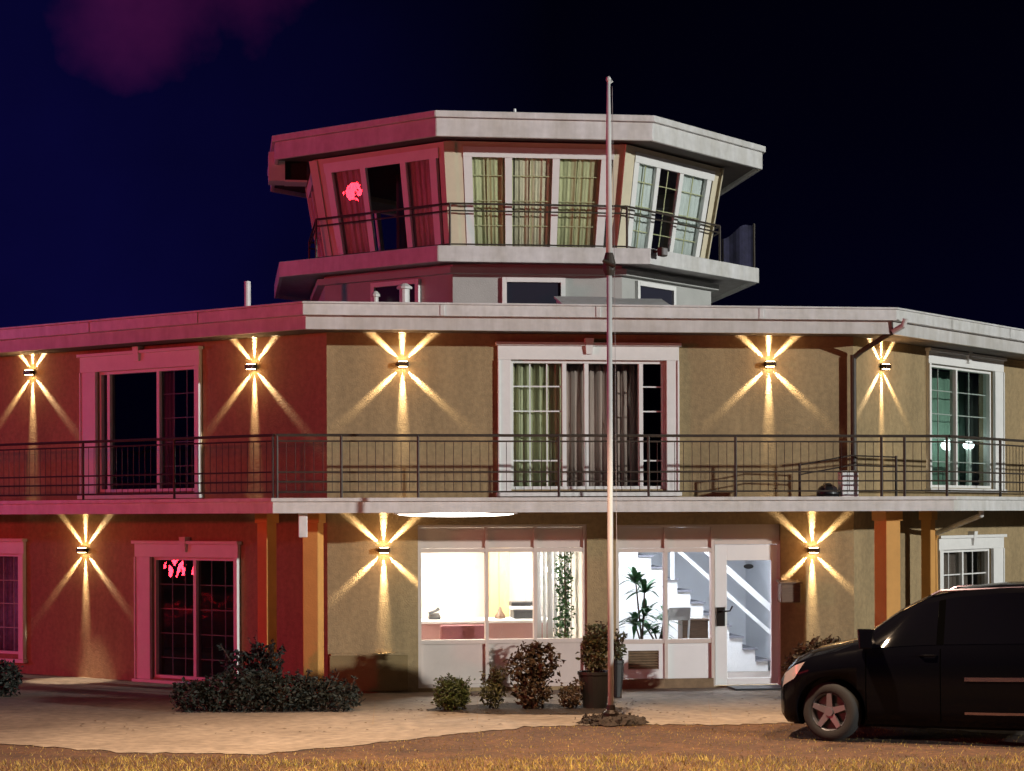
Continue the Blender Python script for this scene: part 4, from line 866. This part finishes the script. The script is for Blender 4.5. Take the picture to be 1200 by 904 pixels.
# windscreen: across the top surface
mb = MB(); vs = []
for i in range(13):
    x = 1.17 + (1.9 - 1.17) * i / 12
    for j in range(13):
        f = -1 + 2 * j / 12; tt = 11 - abs(f) * 2.7; vs.append(csurf(x, tt, 1 if f >= 0 else -1, .006))
mb.add(vs, [(i * 13 + j, (i + 1) * 13 + j, (i + 1) * 13 + j + 1, i * 13 + j + 1) for i in range(12) for j in range(12)]); cbuild(mb, 'windscreen', M['carglass'], smooth=True)
mb = MB(); mb.box(.16, .25, -.42, .42, .44, .53); cbuild(mb, 'grille', M['blackpl'], bevel=.02)
mb = MB(); mb.box(.17, .30, -.36, .36, .30, .42); cbuild(mb, 'bumper', M['paint'], bevel=.03)
for xw in (XW, XR_):
    for s in (-1, 1):
        w = bpy.data.objects.new('wheel', None); C.objects.link(w); w.parent = car; w.location = (xw, s * (.80), .335)
        if xw == XW: w.rotation_euler = (0, 0, R_(-14))
        def lat(prof, n=36):
            mb = MB(); vs, fs = [], []
            for (r, y) in prof:
                for k in range(n): a = k * 6.28318 / n; vs.append((r * math.cos(a), s * y, r * math.sin(a)))
            for i in range(len(prof) - 1):
                for k in range(n): fs.append((i * n + k, i * n + (k + 1) % n, (i + 1) * n + (k + 1) % n, (i + 1) * n + k))
            mb.add(vs, fs); return mb
        o = lat([(.215, .095), (.235, .11), (.30, .11), (.33, .085), (.335, .0), (.33, -.085), (.3, -.11), (.22, -.11)]).build('tyre', M['tyre'], None, True); o.parent = w
        mb = lat([(.215, .10), (.205, .09), (.20, .0), (.2, -.1)]); o = mb.build('rim', M['rim'], None, True); o.parent = w
        mb = MB()
        for k in range(5):
            a = k * 1.2566 + .3; ca, sa = math.cos(a), math.sin(a); pts = []
            for (r, wd, y) in ((.02, .04, .09), (.205, .028, .105)):
                for sg in (-1, 1): pts.append((r * ca - sg * wd * sa, s * y, r * sa + sg * wd * ca))
            p4 = [pts[0], pts[1], pts[3], pts[2]]; mb.hexa([(x, y - s * .03, z) for x, y, z in p4] + p4)
        mb.tube([(0, s * .06, 0), (0, s * .108, 0)], .05, 14); o = mb.build('spokes', M['rim'], None); o.parent = w
        mb = MB(); mb.tube([(0, s * .03, 0), (0, s * .045, 0)], .2, 24); o = mb.build('brake_disc', M['blackpl'], None); o.parent = w

# ================================================================== GROUND
def sheet(name, pts, z, m, sub_=None):
    t = MB(); t.add([(p[0], p[1], z) for p in pts], [tuple(range(len(pts)))]); o = t.build(name, m); tag(o, kind='structure'); return o
soil = mat('dirt_ground', (.12, .055, .022), .95, col2=(.035, .015, .007), vscale=1.6, bump=.8, bscale=14, speck=.6, sscale=16)
conc = mat('worn_concrete', (.31, .255, .20), .85, col2=(.19, .15, .115), vscale=.9, bump=.3, bscale=25, speck=.38, sscale=7)
sheet('ground', [(-300, -300), (300, -300), (300, 300), (-300, 300)], -.004, soil)
edge = [(-160, 868), (0, 872), (150, 882), (300, 884), (420, 874), (520, 862), (620, 852), (720, 849), (820, 850), (920, 848), (1060, 852), (1250, 866), (1400, 868)]
e3 = [ground_at(*q) for q in edge]
rj = random.Random(9); e4 = []
for a, b in zip(e3[:-1], e3[1:]):
    for i in range(14): e4.append(a.lerp(b, i / 14) + F3 * rj.gauss(0, .05) + R3 * rj.gauss(0, .02))
e3 = e4 + [e3[-1]]
pts = [(p.x, p.y) for p in e3] + [(e3[-1].x + 6, 8), (xR + 8, 8.1), (xR + .05, .1), (xL - .05, .1), (xL - 8.1, 8.2), (e3[0].x - 6, 8)]
sheet('pavement', pts, .004, conc)
t = MB()   # kerb-like paving joints as thin recess lines: saw cuts
for px in (440, 560, 690, 830):
    a, b = ground_at(px, 820), ground_at(px + (px - 600) * .02, 850); d = (b - a).normalized(); n = Vector((d.y, -d.x, 0)) * .004
    t.add([(q.x, q.y, .0075) for q in (a - n, b - n, b + n, a + n)], [(0, 1, 2, 3)])
tag(t.build('paving_joints', M['plinth']), kind='structure')
bedp = [(500, 834), (560, 837), (640, 838), (720, 837), (735, 832), (700, 826), (600, 825), (520, 827)]; b3 = [ground_at(*q) for q in bedp]
rb = random.Random(3); pts = []
for a, b in zip(b3, b3[1:] + b3[:1]):
    for i in range(6): q = a.lerp(b, i / 6); pts.append((q.x + rb.gauss(0, .03), q.y + rb.gauss(0, .04)))
sheet('soil_bed', pts, .009, M['mulch'])
rl = random.Random(12); t = MB()
for _ in range(420):
    q = ground_at(rl.uniform(-60, 1250), rl.uniform(818, 862)) if rl.random() < .6 else b3[rl.randrange(8)] + R3 * rl.gauss(0, .35) + F3 * rl.gauss(0, .12)
    if q.y > -.1 - max(0, -(q.x - xL)) * 1.1: continue
    sz = rl.uniform(.015, .04); a_ = rl.uniform(0, 6.28); dx, dy = sz * math.cos(a_), sz * math.sin(a_); zz_ = rl.uniform(.012, .02)
    t.add([(q.x - dx, q.y - dy, zz_), (q.x + dy * .4, q.y - dx * .4, zz_ + .008), (q.x + dx, q.y + dy, zz_ + .003), (q.x - dy * .4, q.y + dx * .4, zz_ + .006)], [(0, 1, 2, 3)])
tag(t.build('leaf_litter', M['leafb']), 'small brown fallen leaves scattered over the paving', 'leaf litter', kind='stuff')
# grass: tufts by the thousand, one mass
grassm = mat('dry_grass', (.36, .29, .05), .8, col2=(.15, .075, .025), vscale=1.3)
rnd = random.Random(77); t = MB()
E2 = [((q - CAM).dot(R3), (q - CAM).dot(F3)) for q in e3]
def edge_depth(l): return float(np.interp(l, [e[0] for e in E2], [e[1] for e in E2]))
for _ in range(60000):
    l = rnd.uniform(-7.5, 8.5); dp = rnd.uniform(18.2, 25.8)
    lim = edge_depth(l) + .05 * math.sin(l * 9) - .05
    if dp > lim: continue
    near = max(0, min(1, (22.0 + .25 * math.sin(l * 1.3) - dp) / .6))
    if rnd.random() > .25 + .75 * near: continue
    q = CAM + R3 * l + F3 * dp; h = (.016 + .024 * near) * rnd.uniform(.5, 1.5); a = rnd.uniform(0, 6.28); w = .0045; b = Vector((math.cos(a), math.sin(a), 0)); tip = Vector((rnd.gauss(0, .5), rnd.gauss(0, .5), 1)) * h
    q = Vector((q.x, q.y, -.005)); t.add([q - b * w, q + b * w, q + tip + b * w * .3, q + tip - b * w * .3], [(0, 1, 2, 3)])
tag(t.build('grass', grassm), 'short dry yellow grass along the near verge', 'grass', kind='stuff')

# ================================================================== LIGHT
# key: bright cool-white lamp far to the right, low; red and blue neon to the left; added unseen amber spots over the verge to brighten the ground
AZ, EL = R_(46), R_(8)
sun_dir = Vector((math.sin(AZ) * math.cos(EL), -math.cos(AZ) * math.cos(EL), math.sin(EL)))
sl = light('SUN', 'sun', (20, -20, 12), 2.6, (.98, 1, .96), angle=R_(.8)); sl.rotation_euler = sun_dir.to_track_quat('Z', 'Y').to_euler()
light('POINT', 'red_neon', (-31, -13, 4.5), 9800, (1, .05, .07), .5)
pn_ = cabpt(7, .27, .66, -.057); nn_ = (cabpt(7, .27, .66, 1) - cabpt(7, .27, .66, 0)).normalized(); vv_ = (CAM - pn_).normalized(); rr_ = (nn_ * (2 * vv_.dot(nn_)) - vv_).normalized()
light('POINT', 'red_neon', pn_ + rr_ * 27, 620, (1, .012, .022), .3)
u2_, z2_ = LW.uz(210, 664, -.096); p2_ = LW.pt(u2_, -.096, z2_); v2_ = (CAM - p2_).normalized(); r2_ = (LW.N * (2 * v2_.dot(LW.N)) - v2_).normalized()
light('POINT', 'red_neon', p2_ + r2_ * 27, 1100, (1, .015, .03), .34)
light('POINT', 'blue_neon', (-33, 9, 5.5), 2000, (.35, .36, 1), .5)
for (x, y) in ((-6.0, -7.6), (5.2, -7.8)):
    l = light('SPOT', 'ground_fill_spot', (x, y, 9), 2600 if x < 0 else 4500, (1, .66, .40), .15, spot_size=R_(80), spot_blend=.6)  # added fill without fixture, cone narrowed to reach the ground and miss the facade
u_, _ = LW.uz(85, 806, .5); q_ = LW.pt(u_, .55, 2.55); light('SPOT', 'ground_patch_spot', q_, 420, (1, .78, .55), .05, spot_size=R_(34), spot_blend=.5)  # added spot without fixture, makes the bright ground patch by the left wing
light('SPOT', 'ground_fill_spot', (-.9, -9.4, 9), 9500, (1, .70, .45), .15, spot_size=R_(86), spot_blend=.45)
light('SPOT', 'ground_fill_spot', (-2.5, -13.5, 9), 5000, (1, .62, .22), .15, spot_size=R_(80), spot_blend=.6)

# ================================================================== SKY
w = bpy.data.worlds.new('World'); sc.world = w; w.use_nodes = True; nt = w.node_tree; nt.nodes.clear()
N = nt.nodes.new; lk = nt.links.new
out = N('ShaderNodeOutputWorld'); bg = N('ShaderNodeBackground'); lk(bg.outputs[0], out.inputs[0])
sky = N('ShaderNodeTexSky'); sky.sky_type = 'NISHITA'; sky.sun_disc = False; sky.sun_elevation = R_(-4); sky.sun_rotation = R_(200)
tc = N('ShaderNodeTexCoord')
def math_(op, a, b=None, clamp=False):
    n = N('ShaderNodeMath'); n.operation = op; n.use_clamp = clamp
    for i, v in enumerate((a, b)):
        if v is None: continue
        if isinstance(v, (int, float)): n.inputs[i].default_value = v
        else: lk(v, n.inputs[i])
    return n.outputs[0]
def dirdot(v):
    n = N('ShaderNodeVectorMath'); n.operation = 'DOT_PRODUCT'; lk(tc.outputs['Generated'], n.inputs[0]); n.inputs[1].default_value = v; return n.outputs['Value']
nz = N('ShaderNodeTexNoise'); nz.inputs['Scale'].default_value = 5; nz.inputs['Detail'].default_value = 6; lk(tc.outputs['Generated'], nz.inputs['Vector'])
sep = N('ShaderNodeSeparateXYZ'); lk(tc.outputs['Generated'], sep.inputs[0])
# night blue: stronger low down and to the left
left = dirdot(tuple(-R3)); low = math_('SUBTRACT', .30, sep.outputs['Z'], True)
fac = math_('MULTIPLY', math_('ADD', math_('MULTIPLY', math_('ADD', left, .02, True), 3.0), math_('MULTIPLY', math_('POWER', low, 1.4), 1.1)), math_('MULTIPLY', nz.outputs['Fac'], 1.1))
ramp = N('ShaderNodeValToRGB'); lk(fac, ramp.inputs[0]); r = ramp.color_ramp
r.elements[0].color = (.0003, .0003, .0022, 1); r.elements[1].color = (.0042, .0034, .056, 1); r.elements[1].position = 1.25 - .25
# pink lit cloud high on the left
cd = math_('MAXIMUM', dirdot(tuple(ray(160, -22).normalized())), math_('SUBTRACT', dirdot(tuple(ray(290, -45).normalized())), .0004))
nz2 = N('ShaderNodeTexNoise'); nz2.inputs['Scale'].default_value = 16; nz2.inputs['Detail'].default_value = 7; lk(tc.outputs['Generated'], nz2.inputs['Vector'])
cl = math_('MULTIPLY', math_('SUBTRACT', math_('ADD', cd, math_('MULTIPLY', math_('SUBTRACT', nz2.outputs['Fac'], .5), .0034)), .99885), 600, True)
mx = N('ShaderNodeMixRGB'); mx.blend_type = 'ADD'; lk(math_('MULTIPLY', cl, .8), mx.inputs[0]); lk(ramp.outputs[0], mx.inputs[1]); mx.inputs[2].default_value = (.060, .005, .032, 1)
ms = N('ShaderNodeMixRGB'); ms.blend_type = 'ADD'; ms.inputs[0].default_value = .002; lk(mx.outputs[0], ms.inputs[1]); lk(sky.outputs[0], ms.inputs[2])
lk(ms.outputs[0], bg.inputs[0]); bg.inputs[1].default_value = 1.0

# ================================================================== CAMERA / RENDER
cam = bpy.data.cameras.new('camera'); co = bpy.data.objects.new('camera', cam); C.objects.link(co); sc.camera = co
cam.sensor_width = 36; cam.lens = 36 * FPX / 1200; cam.shift_y = (HZ - 452) / 1200; cam.clip_end = 2000; cam.clip_start = .1
Rr = R3 * math.cos(ROLL) - U3 * math.sin(ROLL); Ur = U3 * math.cos(ROLL) + R3 * math.sin(ROLL)
co.matrix_world = Matrix((( Rr.x, Ur.x, -F3.x, CAM.x), (Rr.y, Ur.y, -F3.y, CAM.y), (Rr.z, Ur.z, -F3.z, CAM.z), (0, 0, 0, 1)))
vs_ = sc.view_settings; sc.display_settings.display_device = 'sRGB'; vs_.view_transform = 'Standard'; vs_.look = 'None'; vs_.exposure = 0; vs_.gamma = 1; vs_.use_curve_mapping = False
sc.render.engine = 'CYCLES'; sc.cycles.use_denoising = True; sc.cycles.max_bounces = 8; sc.cycles.transparent_max_bounces = 16; sc.cycles.sample_clamp_indirect = 6
sc.cycles.use_light_tree = True
